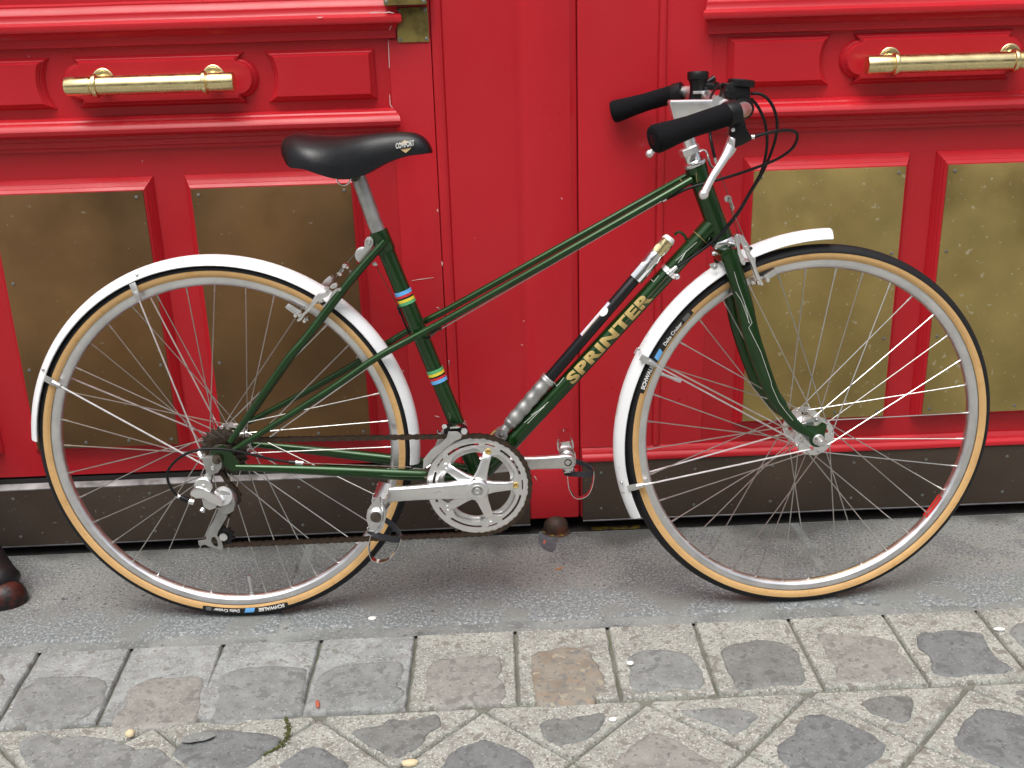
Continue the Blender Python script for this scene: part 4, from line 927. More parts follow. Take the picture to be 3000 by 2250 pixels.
botz = [b(B3(x, y), o_) for x, y, o_ in ((72,268,.03),(95,325,.05),(140,385,.06),(250,402,.078),(380,446,.080),(510,480,.072),(640,480,.058),(760,440,.046),(880,372,.036),(1000,320,.029),(1100,292,.026),(1200,280,.022),(1284,265,.012))]
def interp(tab, x):
    if x <= tab[0][0]: return tab[0][1]
    for (a, fa), (c, fc) in zip(tab, tab[1:]):
        if x <= c: return fa+(fc-fa)*(x-a)/max(c-a, 1e-6)
    return tab[-1][1]
tt = sorted((p.x, p.z) for p in topz); bt = sorted((p.x, p.z) for p in botz)
XA, XB = max(tt[0][0], bt[0][0]-.004), min(tt[-1][0], bt[-1][0]+.004)
wt = [(0,.018),(.03,.048),(.08,.066),(.16,.080),(.26,.086),(.36,.080),(.46,.064),(.56,.047),(.66,.036),(.76,.030),(.86,.0275),(.94,.024),(.98,.017),(1,.006)]
def smoothtab(tab, n=6): return [tuple(p) for p in spline(tab, n)]
tt_, bt_, wt_ = smoothtab(tt), smoothtab(bt), smoothtab(wt)
def s_sec(x):
    u = (x-XA)/(XB-XA); return interp(tt_, x), interp(bt_, x), max(.004, interp(wt_, u))
def s_pt(x, a):   # a: -90..90 deg across the top, 0 = crown
    zt, zb, w_ = s_sec(x); h = zt-zb; s_, c_ = math.sin(a), math.cos(a)
    return V((x, -w_*math.copysign(abs(s_)**.85, s_), zb+h*(abs(c_)**.72)))
rings = []
for i in range(49):
    u = i/48; u = .5-.5*math.cos(math.pi*u); x = XA+(XB-XA)*u
    zt, zb, w_ = s_sec(x)
    ring = [s_pt(x, R(a)) for a in range(-90, 91, 9)]
    ring += [V((x, -w_*k, zb-.004*(1-abs(k))+.002)) for k in (.90,.5,0,-.5,-.90)]
    rings.append(ring)
sad = part('saddle', VINYL, MB().rings(rings), smooth=65)
def s_near(px):   # point on the saddle's near flank seen at this pixel
    best = None
    for k_ in range(181):
        off = k_*.0005; p = b(px, off); zt, zb, w_ = s_sec(p.x)
        f = max(0, min(1, (p.z-zb)/max(zt-zb, 1e-4))); c_ = f**(1/.72); sy = math.sqrt(max(0, 1-c_*c_))**.85*w_
        if best is None or abs(off-sy) < best[0]: best = (abs(off-sy), p)
    return best[1]+V((0,-.0012,0))
def sbadge(name, mt, pts, e=0.): 
    q = [s_near(B3(*p))+V((0,-e,0)) for p in pts]; c = sum(q, V())/len(q)-V((0,.0004,0)); m_ = MB(); n = len(q)
    m_.add(q+[c], [(i, (i+1) % n, n) for i in range(n)]); return m_.build(name, mt, sad, smooth=0)
sbadge('badge', BADGE, [(1010,208),(1038,188),(1065,166),(1095,180),(1125,197),(1132,215),(1112,240),(1075,272),(1040,248),(1018,228)])
sbadge('badge_wing', BLK, [(980,204),(1020,206),(1068,194),(1110,189),(1155,180),(1142,205),(1132,226),(1080,234),(1020,244),(998,226)], .0006)
me = text_mesh('COMFORT', 1.0, offset=.03); x0 = min(v.co.x for v in me.vertices); x1 = max(v.co.x for v in me.vertices)
cA = s_near(B3(996,236)); cB = s_near(B3(1146,208)); sx = (cB-cA)/(x1-x0); upv = V((0,-.1,1)).normalized()*.0125
place_mesh(me, lambda p: cA+sx*(p.x-x0)+upv*p.y+V((0,-.0018,0)), 'badge_lettering', LWHITE, sad, smooth=0)
# ------------------------------------------------------------------ mudguards
def mudguard(path, nrm_, lat, name='mudguard'):
    """path of crown points, outward normals, lateral axis"""
    hw = .0235; prof = []
    for k in range(13):
        y = -1+2*k/12; prof.append((y*hw*(1-.06*abs(y)**3), -.0158*abs(y)**2.4))
    sec = [(y, d, 0) for y, d in prof]+[(y*.94, d-.0014, 1) for y, d in reversed(prof)]
    rr = []
    for p, n_ in zip(path, nrm_): rr.append([p+lat*y+n_*d for y, d, _ in sec])
    # rounded ends
    return MB().rings(rr)
def arc_path(M, R0, a0, a1, n=70, dr=lambda t: 0):
    P, N = [], []
    for i in range(n+1):
        a = R(a0+(a1-a0)*i/n); u_ = M.to_3x3()@V((math.cos(a), 0, math.sin(a))); P.append(M.translation+u_*(R0+dr(i/n))); N.append(u_)
    return P, N
RM = Matrix.Translation((0,0,RW))
P, N = arc_path(RM, .3560, 175.5, -6.5)
mgR = part('mudguard', WHITE, mudguard(P, N, V((0,1,0))), smooth=50)
P, N = arc_path(FM, .3630, 87.0, 204.5, dr=lambda t: .008*max(0, 1-t/.28)-.004*math.sin(math.pi*min(1, max(0, (t-.25)/.6))))
mgF = part('mudguard', WHITE, mudguard(P, N, FAX), smooth=50)
def stay(px_end, fn, hub_off, mg, M, name='mudguard_stay'):
    e = fn(px_end, .024)
    far = mirF(e) if fn is fr else mirB(e)
    eye = M@V((-.012,-.050,-.018)) if fn is fr else V((-.020,-.066,RW-.014))
    feye = mirF(eye) if fn is fr else mirB(eye)
    parts(name, ALU, [MB().tube([eye, e], .0016, 8), MB().tube([feye, far], .0016, 8)], mg)
    d = (e-eye).normalized(); lat = FAX if fn is fr else V((0,1,0))
    for q, s in ((e, -1), (far, 1)):
        cl_ = MB(); cl_.tube([q-d*.012, q+d*.004], [.0042,.0060], 10); cl_.prism([q+lat*.002*s+d*.0-d.cross(lat)*.006, q+lat*.002*s-d*.0+d.cross(lat)*.006, q+lat*.002*s+d*.020+d.cross(lat)*.006, q+lat*.002*s+d*.020-d.cross(lat)*.006], -lat*.003*s)
        part('stay_clip', ALUS, cl_, mg, bevel=.0008)
for px in (C4(890,300), C4(180,1075)): stay(px, b, .066, mgR, RM)
for px in (C8(372,1100), Zm(1780,1230,600,1778)(268,575)): stay(px, fr, .05, mgF, FM)
def rivet(px, fn, mg, off=.020): part('rivet', ALUS, MB().ball(fn(px, off), .0032, 10), mg)
rivet(C4(893,135), b, mgR, .019); rivet(C4(80,955), b, mgR); rivet(C8(273,983), fr, mgF, .016); rivet(Zm(1780,1230,600,1778)(120,545), fr, mgF)
part('mudguard_bracket', ALUS, MB().prism([fr(p, .024) for p in [B2(530,930),(B2(600,910)),(B2(640,935)),(B2(630,985)),(B2(590,1000)),(B2(550,975))]], FAX*.0015).ball(fr(B2(598,952), .0245), .003, 8), mgF)
# ------------------------------------------------------------------ brakes (centre-pull calipers)
def bolt(p, ax, r, L, mt, parent, name='bolt', n=10): return part(name, mt, MB().lathe([(r*.3,0),(r,.0003),(r,L-.0012),(r*.82,L),(r*.45,L),(r*.4,L-.001),(r*.05,L-.001)], p, ax, n), parent, smooth=22)
# front
LF = -FAX
bf = plate('brake', ALU, B2, [(838,590),(870,560),(915,575),(925,640),(905,690),(915,760),(945,830),(975,900),(970,940),(940,945),(905,900),(880,820),(868,720),(850,660)], .028, .036, fn=fr, bevel=.0018)
plate('caliper_arm', ALU, B2, [(885,575),(930,600),(985,660),(1040,720),(1048,760),(1030,790),(1060,840),(1100,860),(1095,920),(1112,990),(1150,1080),(1195,1180),(1178,1200),(1150,1180),(1090,1060),(1055,960),(1020,870),(985,800),(955,740),(925,670)], .036, .046, bf, fn=fr, bevel=.002)
plate('caliper_arm', ALUS, B2, [(905,560),(950,590),(1000,670),(1035,740),(1010,760),(960,690),(915,620)], -.046, -.036, bf, fn=fr, bevel=.0015)
bolt(fr(B2(975,735), .046), LF, .0039, .007, ALU, bf); bolt(fr(B2(1032,735), .044), LF, .0029, .004, STEELD, bf)
part('spring', ALU, MB().tube([fr(B2(955+60*t/40+8*math.cos(t*1.2), 880+18*math.sin(t*1.2)), .036+.006*math.sin(t*1.2)) for t in range(0, 41)], .0011, 6), bf)
part('spring', ALU, MB().tube([fr(B2(1020,880), .040), fr(B2(1070,1060), .030), fr(B2(1130,1110), .026)], .0009, 6), bf)
plate('brake_shoe', ALUS, B2, [(1195,1075),(1330,990),(1352,1000),(1360,1050),(1250,1120),(1205,1130)], .018, .026, bf, fn=fr, bevel=.0012)
plate('brake_pad', BLK, B2, [(1140,1045),(1320,975),(1335,992),(1195,1078),(1150,1075)], .0125, .0178, bf, fn=fr, bevel=.001)
plate('brake_shoe', CHROME, B2, [(1035,1115),(1085,1095),(1100,1170),(1050,1185)], .018, .030, bf, fn=fr, bevel=.0012)
bolt(fr(B2(1118,1150), .046), LF, .0037, .008, CHROME, bf); bolt(fr(B2(1228,1118), .030), LF, .0039, .008, CHROME, bf)
wire(fr(B2(770,110), .002), fr(B2(800,250), .012), .0018); wire(fr(B2(800,250), .012), fr(B2(955,600), .038)); wire(fr(B2(780,215), .0), fr(B2(880,570), -.034))
parts('brake_pivot', ALUS, [MB().tube([fr(B2(800,690), .0), fr(B2(870,690), .032)], .005, 10), MB().tube([fr(B2(560,800), .0), fr(B2(610,795), .0)], .0042, 8)], bf)
# rear
brk = plate('brake', ALU, B4, [(735,390),(800,375),(790,420),(720,470),(700,540),(640,600),(590,615),(575,590),(620,560),(660,500),(690,430)], .030, .038, bevel=.0018)
plate('caliper_arm', ALU, B4, [(480,490),(520,450),(600,440),(640,400),(680,420),(650,470),(590,500),(530,530),(480,590),(430,650),(370,700),(330,760),(290,780),(275,760),(310,720),(370,660),(420,600),(450,540)], .038, .047, brk, bevel=.0018)
plate('caliper_arm', ALUS, B4, [(560,340),(600,290),(650,245),(700,225),(712,250),(690,310),(650,350),(600,380),(565,365)], -.040, -.032, brk, bevel=.0018)
plate('caliper_arm', ALUS, B4, [(690,330),(745,320),(765,350),(740,380),(690,390),(660,370)], .030, .040, brk, bevel=.0018)
part('spring', ALU, MB().tube([b(B4(600-80*t/30, 520+30*t/30+14*math.sin(t*1.3)), .036+.006*math.cos(t*1.3)) for t in range(31)], .0012, 6), brk)
bolt(b(B4(638,378), .044), NY, .0040, .008, ALU, brk); bolt(b(B4(790,390), .038), NY, .0031, .006, ALUS, brk)
plate('brake_shoe', ALUS, B4, [(140,600),(175,565),(330,660),(320,690),(265,700),(150,620)], .018, .026, brk, bevel=.0012)
plate('brake_pad', BLK, B4, [(165,558),(345,655),(335,672),(150,585)], .0125, .0178, brk, bevel=.001)
plate('brake_shoe', CHROME, B4, [(360,730),(400,715),(415,765),(375,785)], .018, .03, brk, bevel=.001)
bolt(b(B4(272,692), .028), NY, .0039, .008, CHROME, brk); bolt(b(B4(318,690), .047), NY, .0037, .007, CHROME, brk); bolt(b(B4(375,760), .030), NY, .0035, .007, CHROME, brk)
plate('straddle_hanger', CHROME, B4, [(745,205),(815,135),(840,145),(820,200),(770,230)], -.002, .004, brk)
bolt(b(B4(850,105), .006), NY, .0046, .010, CHROME, brk); bolt(b(B4(878,128), .008), NY, .0032, .006, CHROME, brk); bolt(b(B4(795,210), .006), NY, .0035, .006, CHROME, brk)
parts('brake_wire', STEELD, [MB().tube([b(B4(765,225), .002), b(B4(690,330), .036)], .0012, 6), MB().tube([b(B4(760,225), .002), b(B4(680,240), -.034)], .0012, 6), MB().tube([b(B4(850,110), .004), b(B4(1000,-60), -.002)], .0009, 6)], brk)
# pulley hanger for the rear brake cable at the seat lug
pul = plate('cable_pulley', ALUS, B3, [(740,985),(760,955),(790,950),(812,975),(812,1010),(800,1040),(775,1075),(750,1110),(700,1130),(730,1060),(740,1020)], -.006, .012, bevel=.0015)
part('pulley_wheel', ALUS, MB().lathe([(.012,-.004),(.0145,-.003),(.0145,.003),(.012,.004),(.003,.0045)], b(B3(732,1098), .002), NY, 24), pul)
bolt(b(B3(776,992), .012), NY, .0050, .004, CHROME, pul); bolt(b(B3(740,1104), .007), NY, .0035, .003, CHROME, pul)
part('pulley_tail', ALUS, MB().prism(poly([B3(*p) for p in [(800,1165),(825,1152),(848,1175),(838,1188),(808,1182)]], -.002), (0,.004,0)), pul, bevel=.0006)

# ------------------------------------------------------------------ chainset
BB2 = (BBp.x, BBp.z); RING = .0975
def ring_loop(r0, r1, bw, n=200):
    out = []
    for i in range(n):
        a = 2*math.pi*i/n; d = min(abs((a-R(72*k)+math.pi) % (2*math.pi)-math.pi) for k in range(5))
        t = max(0, 1-d/R(bw)); t = t*t*(3-2*t); out.append(((r0-(r0-r1)*t)*math.cos(a), (r0-(r0-r1)*t)*math.sin(a)))
    return out
def slot(a, da, ri, ro_): return [(ri*math.cos(a-da+2*da*i/7), ri*math.sin(a-da+2*da*i/7)) for i in range(8)]+[(ro_*math.cos(a+da-2*da*i/7), ro_*math.sin(a+da-2*da*i/7)) for i in range(8)]
loops = [circ(.0915, 120), ring_loop(.0730, .0615, 21)]+[slot(R(72*k), R(7), .0795, .0835) for k in range(5)]+[slot(R(72*k+36), R(22), .0772, .0828) for k in range(5)]
cs = place_mesh(curve_mesh(loops, .0036, .0009), toXZ(BB2, -.0465), 'chainring', ALU, bike)
place_mesh(curve_mesh([gear(.0985, 48, .0052), circ(.0905, 100)], .0020, .0), toXZ(BB2, -.0452), 'ring_teeth', STEELD, cs, smooth=0)
loops = [circ(.0745, 110), ring_loop(.0628, .0590, 20)]
ci = place_mesh(curve_mesh(loops, .0030, .0007), toXZ(BB2, -.0380), 'chainring', ALUS, bike)
place_mesh(curve_mesh([gear(.0800, 40, .0050), circ(.0738, 100)], .0020, .0), toXZ(BB2, -.0372), 'ring_teeth', STEELD, ci, smooth=0)
for k in range(5):
    a = R(72*k); c = V((BBp.x+.0690*math.cos(a), -.0500, BBp.z+.0690*math.sin(a)))
    part('chainring_bolt', GOLD if k in (0, 1) else ALU, MB().lathe([(.0058,-.004),(.0058,.0008),(.0050,.0013),(.0040,.0011),(.0036,-.001),(.0010,-.001)], c, NY, 16), cs, smooth=25)
# right crank with its five-arm spider
crk = MB()
def bar(a, secs, y, n=14):
    """rounded bar leaving the axle at angle a; secs = (distance, half width, half thickness, y)"""
    u_ = V((math.cos(a), 0, math.sin(a))); w_ = V((-math.sin(a), 0, math.cos(a))); rr = []
    for d, hw, ht_, yy in secs:
        ring = []
        for j in range(n):
            t = 2*math.pi*j/n; c_, s_ = math.cos(t), math.sin(t)
            ring.append(V((BBp.x, 0, BBp.z))+u_*d+w_*hw*math.copysign(abs(c_)**.55, c_)+V((0, -(yy+ht_*math.copysign(abs(s_)**.55, s_)), 0)))
        rr.append(ring)
    return rr
for k in range(5):
    crk.rings(bar(R(72*k), [(.0,.017,.007,.054),(.018,.0135,.0068,.0535),(.030,.0105,.006,.0525),(.052,.0085,.0045,.0512),(.0640,.0080,.0028,.0505),(.0650,.0068,.0018,.0503)], 0))
    a = R(72*k)
crk.rings(bar(R(181.0), [(.0,.0185,.011,.060),(.03,.0172,.010,.0605),(.06,.0152,.0085,.0625),(.11,.0138,.0072,.0660),(.150,.0135,.0068,.0690),(.160,.0140,.0072,.0695),(.168,.0142,.0072,.0697),(.176,.0125,.0068,.0697),(.181,.0085,.0055,.0697),(.1832,.003,.004,.0697)], 0, 20))
crk.lathe([(.021,-.006),(.0205,.012),(.0185,.0155),(.0150,.0165)], V((BBp.x,-.055,BBp.z)), NY, 32)
crank = part('crank', ALU, crk, smooth=45)
part('crank_bolt', ALUS, MB().lathe([(.0112,.012),(.0112,.0172),(.0100,.0178),(.0092,.0165),(.0062,.0165),(.0058,.0188),(.0030,.0190),(.0028,.0172)], V((BBp.x,-.055,BBp.z)), NY, 24), crank)
for ys, x_ in ((.0,.0),):
    for i, (x0_, x1_, z_) in enumerate(((150,210,688),(190,240,704),(205,300,712),(290,340,700),(150,205,690))):
        part('crank_script', GREYP, MB().tube([b(D7(x0_, z_+6), .0715), b(D7((x0_+x1_)/2, z_), .0715), b(D7(x1_, z_+4), .0715)], .0004, 5), crank)
# left crank
lc = MB(); aL = R(1.0); u_ = V((math.cos(aL),0,math.sin(aL)))
for_rings = [(.0,.0185,.010),(.03,.0165,.009),(.06,.0145,.0085),(.11,.0128,.0075),(.150,.0135,.0070),(.165,.0152,.0075),(.176,.0140,.0072),(.183,.0095,.006),(.1855,.003,.004)]
rr = []
for d, hw, ht_ in for_rings:
    ring = []
    for j in range(20):
        t = 2*math.pi*j/20; c_, s_ = math.cos(t), math.sin(t)
        ring.append(V((BBp.x,0,BBp.z))+u_*d+V((-math.sin(aL),0,math.cos(aL)))*hw*math.copysign(abs(c_)**.55, c_)+V((0, .060+ht_*math.copysign(abs(s_)**.55, s_), 0)))
    rr.append(ring)
crankL = part('crank', ALUS, lc.rings(rr), smooth=45)
pL = V((BBp.x,0,BBp.z))+u_*.170
part('pedal_eye', STEELD, MB().lathe([(.0075,0),(.0075,.001),(.0055,.0012),(.005,-.003)], pL+V((0,.0528,0)), NY, 20), crankL)
part('axle', STEELD, MB().cyl(BBp+V((0,-.058,0)), BBp+V((0,.062,0)), .0085))
# ------------------------------------------------------------------ pedals with toe clips (hanging by the clip's weight)
def pedal(c, s, tilt):
    """c = axle point at the crank's outer face; s = +1 towards the camera; tilt of the cage plane from vertical"""
    A = V((0,-s,0)); D = V((math.sin(tilt), 0, -math.cos(tilt))); E = V((math.cos(tilt), 0, math.sin(tilt)))     # D = toe direction (down), E = sole normal
    at = lambda a, d, e: c+A*a+D*d+E*e
    pd = MB().lathe([(.0075,0),(.0100,.004),(.0100,.010),(.0135,.014),(.0130,.030),(.0115,.050),(.0125,.072),(.0140,.078),(.0138,.088),(.0100,.092),(.0030,.093)], c, A, 24).build('pedal', ALUS, bike)
    MB().lathe([(.0095,.0925),(.0095,.0945),(.0070,.0950),(.0066,.0938),(.001,.0938)], c, A, 20).build('dust_cap', STEELD, pd)
    cage = MB()
    for d in (-.031, .031):     # toothed front and rear plates
        pts = []
        for i in range(9):
            a = .014+.072*i/8; pts.append((a, .0125 if i % 2 else .0095))
        cage.rings([[at(a, d-.0010, h) for a, h in pts]+[at(a, d-.0010, -h) for a, h in reversed(pts)], [at(a, d+.0010, h) for a, h in pts]+[at(a, d+.0010, -h) for a, h in reversed(pts)]])
    for a, half in ((.016,.031),(.084,.031)):
        o_ = [(-half,.006),(-half*.55,.0125),(-half*.2,.0165),(half*.2,.0165),(half*.55,.0125),(half,.006)]
        cage.rings([[at(a-.0010, d, h) for d, h in o_]+[at(a-.0010, d, -h) for d, h in reversed(o_)], [at(a+.0010, d, h) for d, h in o_]+[at(a+.0010, d, -h) for d, h in reversed(o_)]])
    # curled quill end
    cage.tube(spv([at(.084,-.031,0), at(.093,-.030,.004), at(.097,-.018,.010), at(.096,0,.014), at(.093,.018,.012), at(.084,.031,.003)], 5), .0042, 8, ax=A, sq=.28)
    cage.build('cage', CHROME, pd, smooth=35)
    # steel toe clip and strap
    tc = spv([at(.050,.031,-.004), at(.050,.045,-.004), at(.050,.075,-.004), at(.050,.096,.003), at(.050,.102,.016), at(.050,.096,.032), at(.050,.080,.042), at(.050,.062,.047), at(.050,.046,.049)], 6)
    MB().tube(tc, .0055, 8, ax=A, sq=1.0).build('toe_clip_band', CHROME, pd) if False else None
    clip = MB()
    n = len(tc); rr_ = []
    for i, p in enumerate(tc):
        t = (tc[min(i+1, n-1)]-tc[max(i-1, 0)]).normalized(); nn = t.cross(A).normalized(); hw = .013 if i < n*.28 else (.0065 if i < n*.8 else .010)
        rr_.append([p+A*hw+nn*.0006, p-A*hw+nn*.0006, p-A*hw-nn*.0006, p+A*hw-nn*.0006])
    clip.rings(rr_); clip.build('toe_clip', CHROME, pd, smooth=50)
    sp = spv([at(.022,.034,-.010), at(.014,.036,.008), at(.024,.044,.034), at(.050,.050,.048), at(.074,.044,.036), at(.086,.036,.010), at(.078,.034,-.010)], 6)
    st_ = MB(); rr_ = []
    for i, p in enumerate(sp):
        t = (sp[min(i+1, len(sp)-1)]-sp[max(i-1, 0)]).normalized(); nn = t.cross(D).normalized()
        rr_.append([p+D*.0055+nn*.0007, p-D*.0055+nn*.0007, p-D*.0055-nn*.0007, p+D*.0055-nn*.0007])
    st_.rings(rr_); st_.build('toe_strap', STRAP, pd, smooth=50)
    return pd
aR = R(181.0); cR = V((BBp.x+.170*math.cos(aR), -.0765, BBp.z+.170*math.sin(aR)))
pedN = pedal(cR, 1, R(-14)); pedF = pedal(pL+V((0,.068,0)), -1, R(6))
# ------------------------------------------------------------------ freewheel and chain
fw = [(.0470,24,-.0225),(.0440,22,-.0268),(.0410,20,-.0311),(.0375,18,-.0354),(.0340,16,-.0397),(.0300,14,-.0440)]
first = None
for r_, n_, y in fw:
    o = place_mesh(curve_mesh([gear(r_, n_, .0055), circ(.019, 30)], .0018, .0), toXZ((0,RW), y), 'sprocket', STEELD, bike, smooth=0)
part('freewheel_body', STEELD, MB().lathe([(.019,.020),(.021,.022),(.021,.046),(.016,.048),(.009,.0485)], RA, NY, 28))
CO = -.0440; FO = -.0455
J1 = V((.006, -.0445, .262)); J2 = V((-.010, -.0445, .1855)); JR_ = .0195
def arcp(c, r, a0, a1, n): return [V((c[0]+r*math.cos(R(a0+(a1-a0)*i/n)), 0, c[1]+r*math.sin(R(a0+(a1-a0)*i/n)))) for i in range(n+1)]
rs = .0275; rc = .0955
pth = arcp((0,RW), rs, 200, 91, 14)+arcp(BB2, rc, 91.5, -88, 40)+arcp((J2.x,J2.z), JR_, 268, 150, 10)+arcp((J1.x,J1.z), JR_-.001, -28, 62, 8)+arcp((0,RW), rs, 258, 200, 8)
for p in pth:
    t = max(0, min(1, (p.x-.03)/(BB2[0]-.03))); p.y = CO+(FO-CO)*t
L = [0.]
for i in range(1, len(pth)): L.append(L[-1]+(pth[i]-pth[i-1]).length)
tot = L[-1]; NL = 2*round(tot/.0127/2); pit = tot/NL
def at_len(s):
    s %= tot; i = np.searchsorted(L, s, side='right')-1; i = min(i, len(pth)-2); return pth[i].lerp(pth[i+1], (s-L[i])/max(L[i+1]-L[i], 1e-9))
def link_mesh(outer):
    m_ = MB(); h = .00635; yy = .0033 if outer else .0021; pr = [(-h-.0047*math.cos(R(a)), .0047*math.sin(R(a))) for a in (-90,-45,0,45,90)]+[(0,.0034)]+[(h+.0047*math.cos(R(a)), .0047*math.sin(R(a))) for a in (90,45,0,-45,-90)]+[(0,-.0034)]
    for s in (-1, 1): m_.prism([V((x, s*yy-.0005, z)) for x, z in pr], (0,.001,0))
    if outer:
        for x in (-h, h): m_.tube([V((x,-.0044,0)), V((x,.0044,0))], .0019, 8)
    else:
        for x in (-h, h): m_.tube([V((x,-.0020,0)), V((x,.0020,0))], .0039, 8)
    o = m_.build('link', CHAIN, smooth=30); d = o.data; bpy.data.objects.remove(o); return d
LM = (link_mesh(True), link_mesh(False))
chain = obj('chain', None, bike)
for i in range(NL):
    a_, c_ = at_len(i*pit), at_len((i+1)*pit); d = (c_-a_).normalized(); o = obj('link', LM[i % 2], chain)
    yv = V((0,1,0)); zv = d.cross(yv).normalized(); yv = zv.cross(d)
    M = Matrix((d, yv, zv)).transposed().to_4x4(); M.translation = (a_+c_)/2; o.matrix_local = M
# ------------------------------------------------------------------ front derailleur
fd = plate('front_derailleur', ALUS, D6, [(788,790),(892,792),(935,828),(922,868),(860,895),(760,965),(650,1065),(565,1165),(512,1200),(518,1092),(600,990),(700,922),(768,855)], .0545, .0565, bevel=.0007)
plate('cage_plate', ALUS, D6, [(720,770),(880,775),(900,850),(760,900),(640,1000),(560,1100),(540,1060),(640,950)], .0335, .0350, fd, bevel=.0005)
part('clamp_band', ALUS, MB().lathe([(.0152,-.006),(.0170,-.0055),(.0170,.0055),(.0152,.006)], seat_at(D6(890,755)), SAX, 24), fd)
plate('link_body', BLACKP, D6, [(735,765),(800,735),(930,740),(985,775),(990,815),(900,830),(770,850),(740,820)], .018, .042, fd, bevel=.002)
plate('link_arm', CHROME, D6, [(800,745),(880,725),(925,745),(880,765),(810,770)], .036, .046, fd, bevel=.001)
parts('pivot', ALUG, [MB().tube([b(D6(745,740), .020), b(D6(745,738), .040)], .0045, 12), MB().tube([b(D6(960,790), .02), b(D6(958,788), .044)], .0058, 14)], fd)
part('return_spring', CHROME, MB().tube(spv([b(D6(770,806), .03), b(D6(686,812), .03), b(D6(680,775), .03), b(D6(692,850), .03)], 4), .0016, 8), fd)
parts('limit_screw', CHROME, [MB().tube([b(D6(545,1165), .052), b(D6(590,1130), .052)], .0045, 8), MB().tube([b(D6(575,1155), .050), b(D6(600,1100), .050)], .0028, 8)], fd)
# ------------------------------------------------------------------ rear derailleur
rd = plate('rear_derailleur', ALUG, A5, [(388,545),(410,522),(455,518),(520,528),(552,570),(550,610),(520,650),(470,672),(425,668),(412,600)], 0.0610, 0.0730, bevel=.002)
bolt(b(A5(480,612), .073), NY, .0039, .004, ALUS, rd)
plate('knuckle', ALUG, A5, [(420,655),(475,655),(470,700),(455,760),(395,765),(380,735),(395,700)], 0.0590, 0.0710, rd, bevel=.002)
part('pivot_bolt', ALU, MB().lathe([(.0120,0),(.0160,.002),(.0160,.010),(.0140,.0115),(.0090,.0112),(.0085,.0095),(.0035,.0095),(.0030,.0115),(.001,.0115)], b(A5(415,742), .067), NY, 24), rd)
plate('body', ALU, A5, [(300,800),(345,765),(395,775),(440,800),(510,835),(562,880),(548,932),(505,915),(440,890),(400,862),(340,862),(288,832)], 0.0590, 0.0810, rd, bevel=.0035)
plate('parallelogram_link', ALUS, A5, [(385,855),(450,885),(515,915),(500,940),(450,955),(405,930),(395,890)], 0.0550, 0.0690, rd, bevel=.002)
kn = [(470,815),(510,795),(560,792),(615,812),(652,850),(660,900),(648,960),(610,985),(555,985),(525,950),(500,930),(545,935),(562,880)]
plate('lower_knuckle', ALUG, A5, kn, 0.0490, 0.0690, rd, bevel=.003)
part('knuckle_cap', ALU, MB().lathe([(.0010,.0002),(.0165,0),(.0175,-.001),(.0175,-.004)], b(A5(560,838), .0695), (0,-1,.35), 28), rd)
cg = [(528,945),(605,955),(592,1008),(560,1060),(520,1128),(512,1165),(545,1195),(560,1245),(556,1282),(505,1265),(455,1250),(420,1232),(368,1238),(362,1205),(428,1195),(428,1150),(452,1100),(490,1035)]
hole = [(470,1175),(495,1165),(515,1195),(525,1235),(515,1255),(485,1240),(462,1205)]
def traced_plate(name, mt, loops, off0, off1, parent):
    c = b(A5(500,1100), off1); L2 = [[((b(A5(*p), off1)-c).x, (b(A5(*p), off1)-c).z) for p in lp] for lp in loops]
    return place_mesh(curve_mesh(L2, off1-off0, .0006), toXZ((c.x, c.z), -(off0+off1)/2), name, mt, parent)
traced_plate('cage_plate', ALUG, [cg, hole], .0505, .0530, rd)
traced_plate('cage_plate', STEELD, [[(x+30, y-30) for x, y in cg]], .0335, .0350, rd)
for J in (J1, J2):
    place_mesh(curve_mesh([gear(.0190, 10, .0040), circ(.004, 12)], .006, .0005), toXZ((J.x, J.z), J.y), 'jockey_wheel', BLACKP, rd, smooth=0)
    part('jockey_bolt', ALU, MB().lathe([(.0075,.006),(.0075,.0085),(.004,.0095),(.0015,.0095)], V((J.x, J.y, J.z)), NY, 14), rd)
part('cable_adjuster', BLACKP, MB().tube([b(A5(215,845), .06), b(A5(275,872), .06), b(A5(290,880), .06)], [.0045,.0062,.0050], 12), rd)
parts('adjuster_ferrule', ALU, [MB().tube([b(A5(190,835), .06), b(A5(222,848), .06)], .0040, 10), MB().tube([b(A5(285,880), .06), b(A5(330,888), .06)], .0055, 10)], rd)
part('cable_pinch_bolt', CHROME, MB().lathe([(.0055,0),(.0055,.006),(.003,.007)], b(A5(402,940), .062), (-.3,-.6,-.6), 10), rd)
bolt(b(A5(612,1000), .052), NY, .0032, .006, STEELD, rd)
parts('limit_screw', ALU, [MB().tube([b(A5(400,500), .05), b(A5(392,540), .055)], .0050, 8), MB().tube([b(A5(365,485), .05), b(A5(385,520), .055)], .0040, 8)], rd)
cable([(A5(1115,565),.050),(A5(950,540),.056),(A5(780,498),.064),(A5(620,465),.070),(A5(470,455),.074),(A5(330,472),.074),(A5(215,525),.072),(A5(130,610),.070),(A5(112,690),.068),(A5(140,770),.066),(A5(190,836),.062)], .0024)
part('cable_stop', ALU, MB().tube([b(A5(1150,565), .050), b(A5(1212,572), .049)], .0042, 12), csN)
part('cable_stop', BLK, MB().tube([b(A5(1095,562), .051), b(A5(1152,566), .050)], .0036, 10), csN)
wire(b(A5(1212,572), .049), b(A6(430,605), .036), .0008)

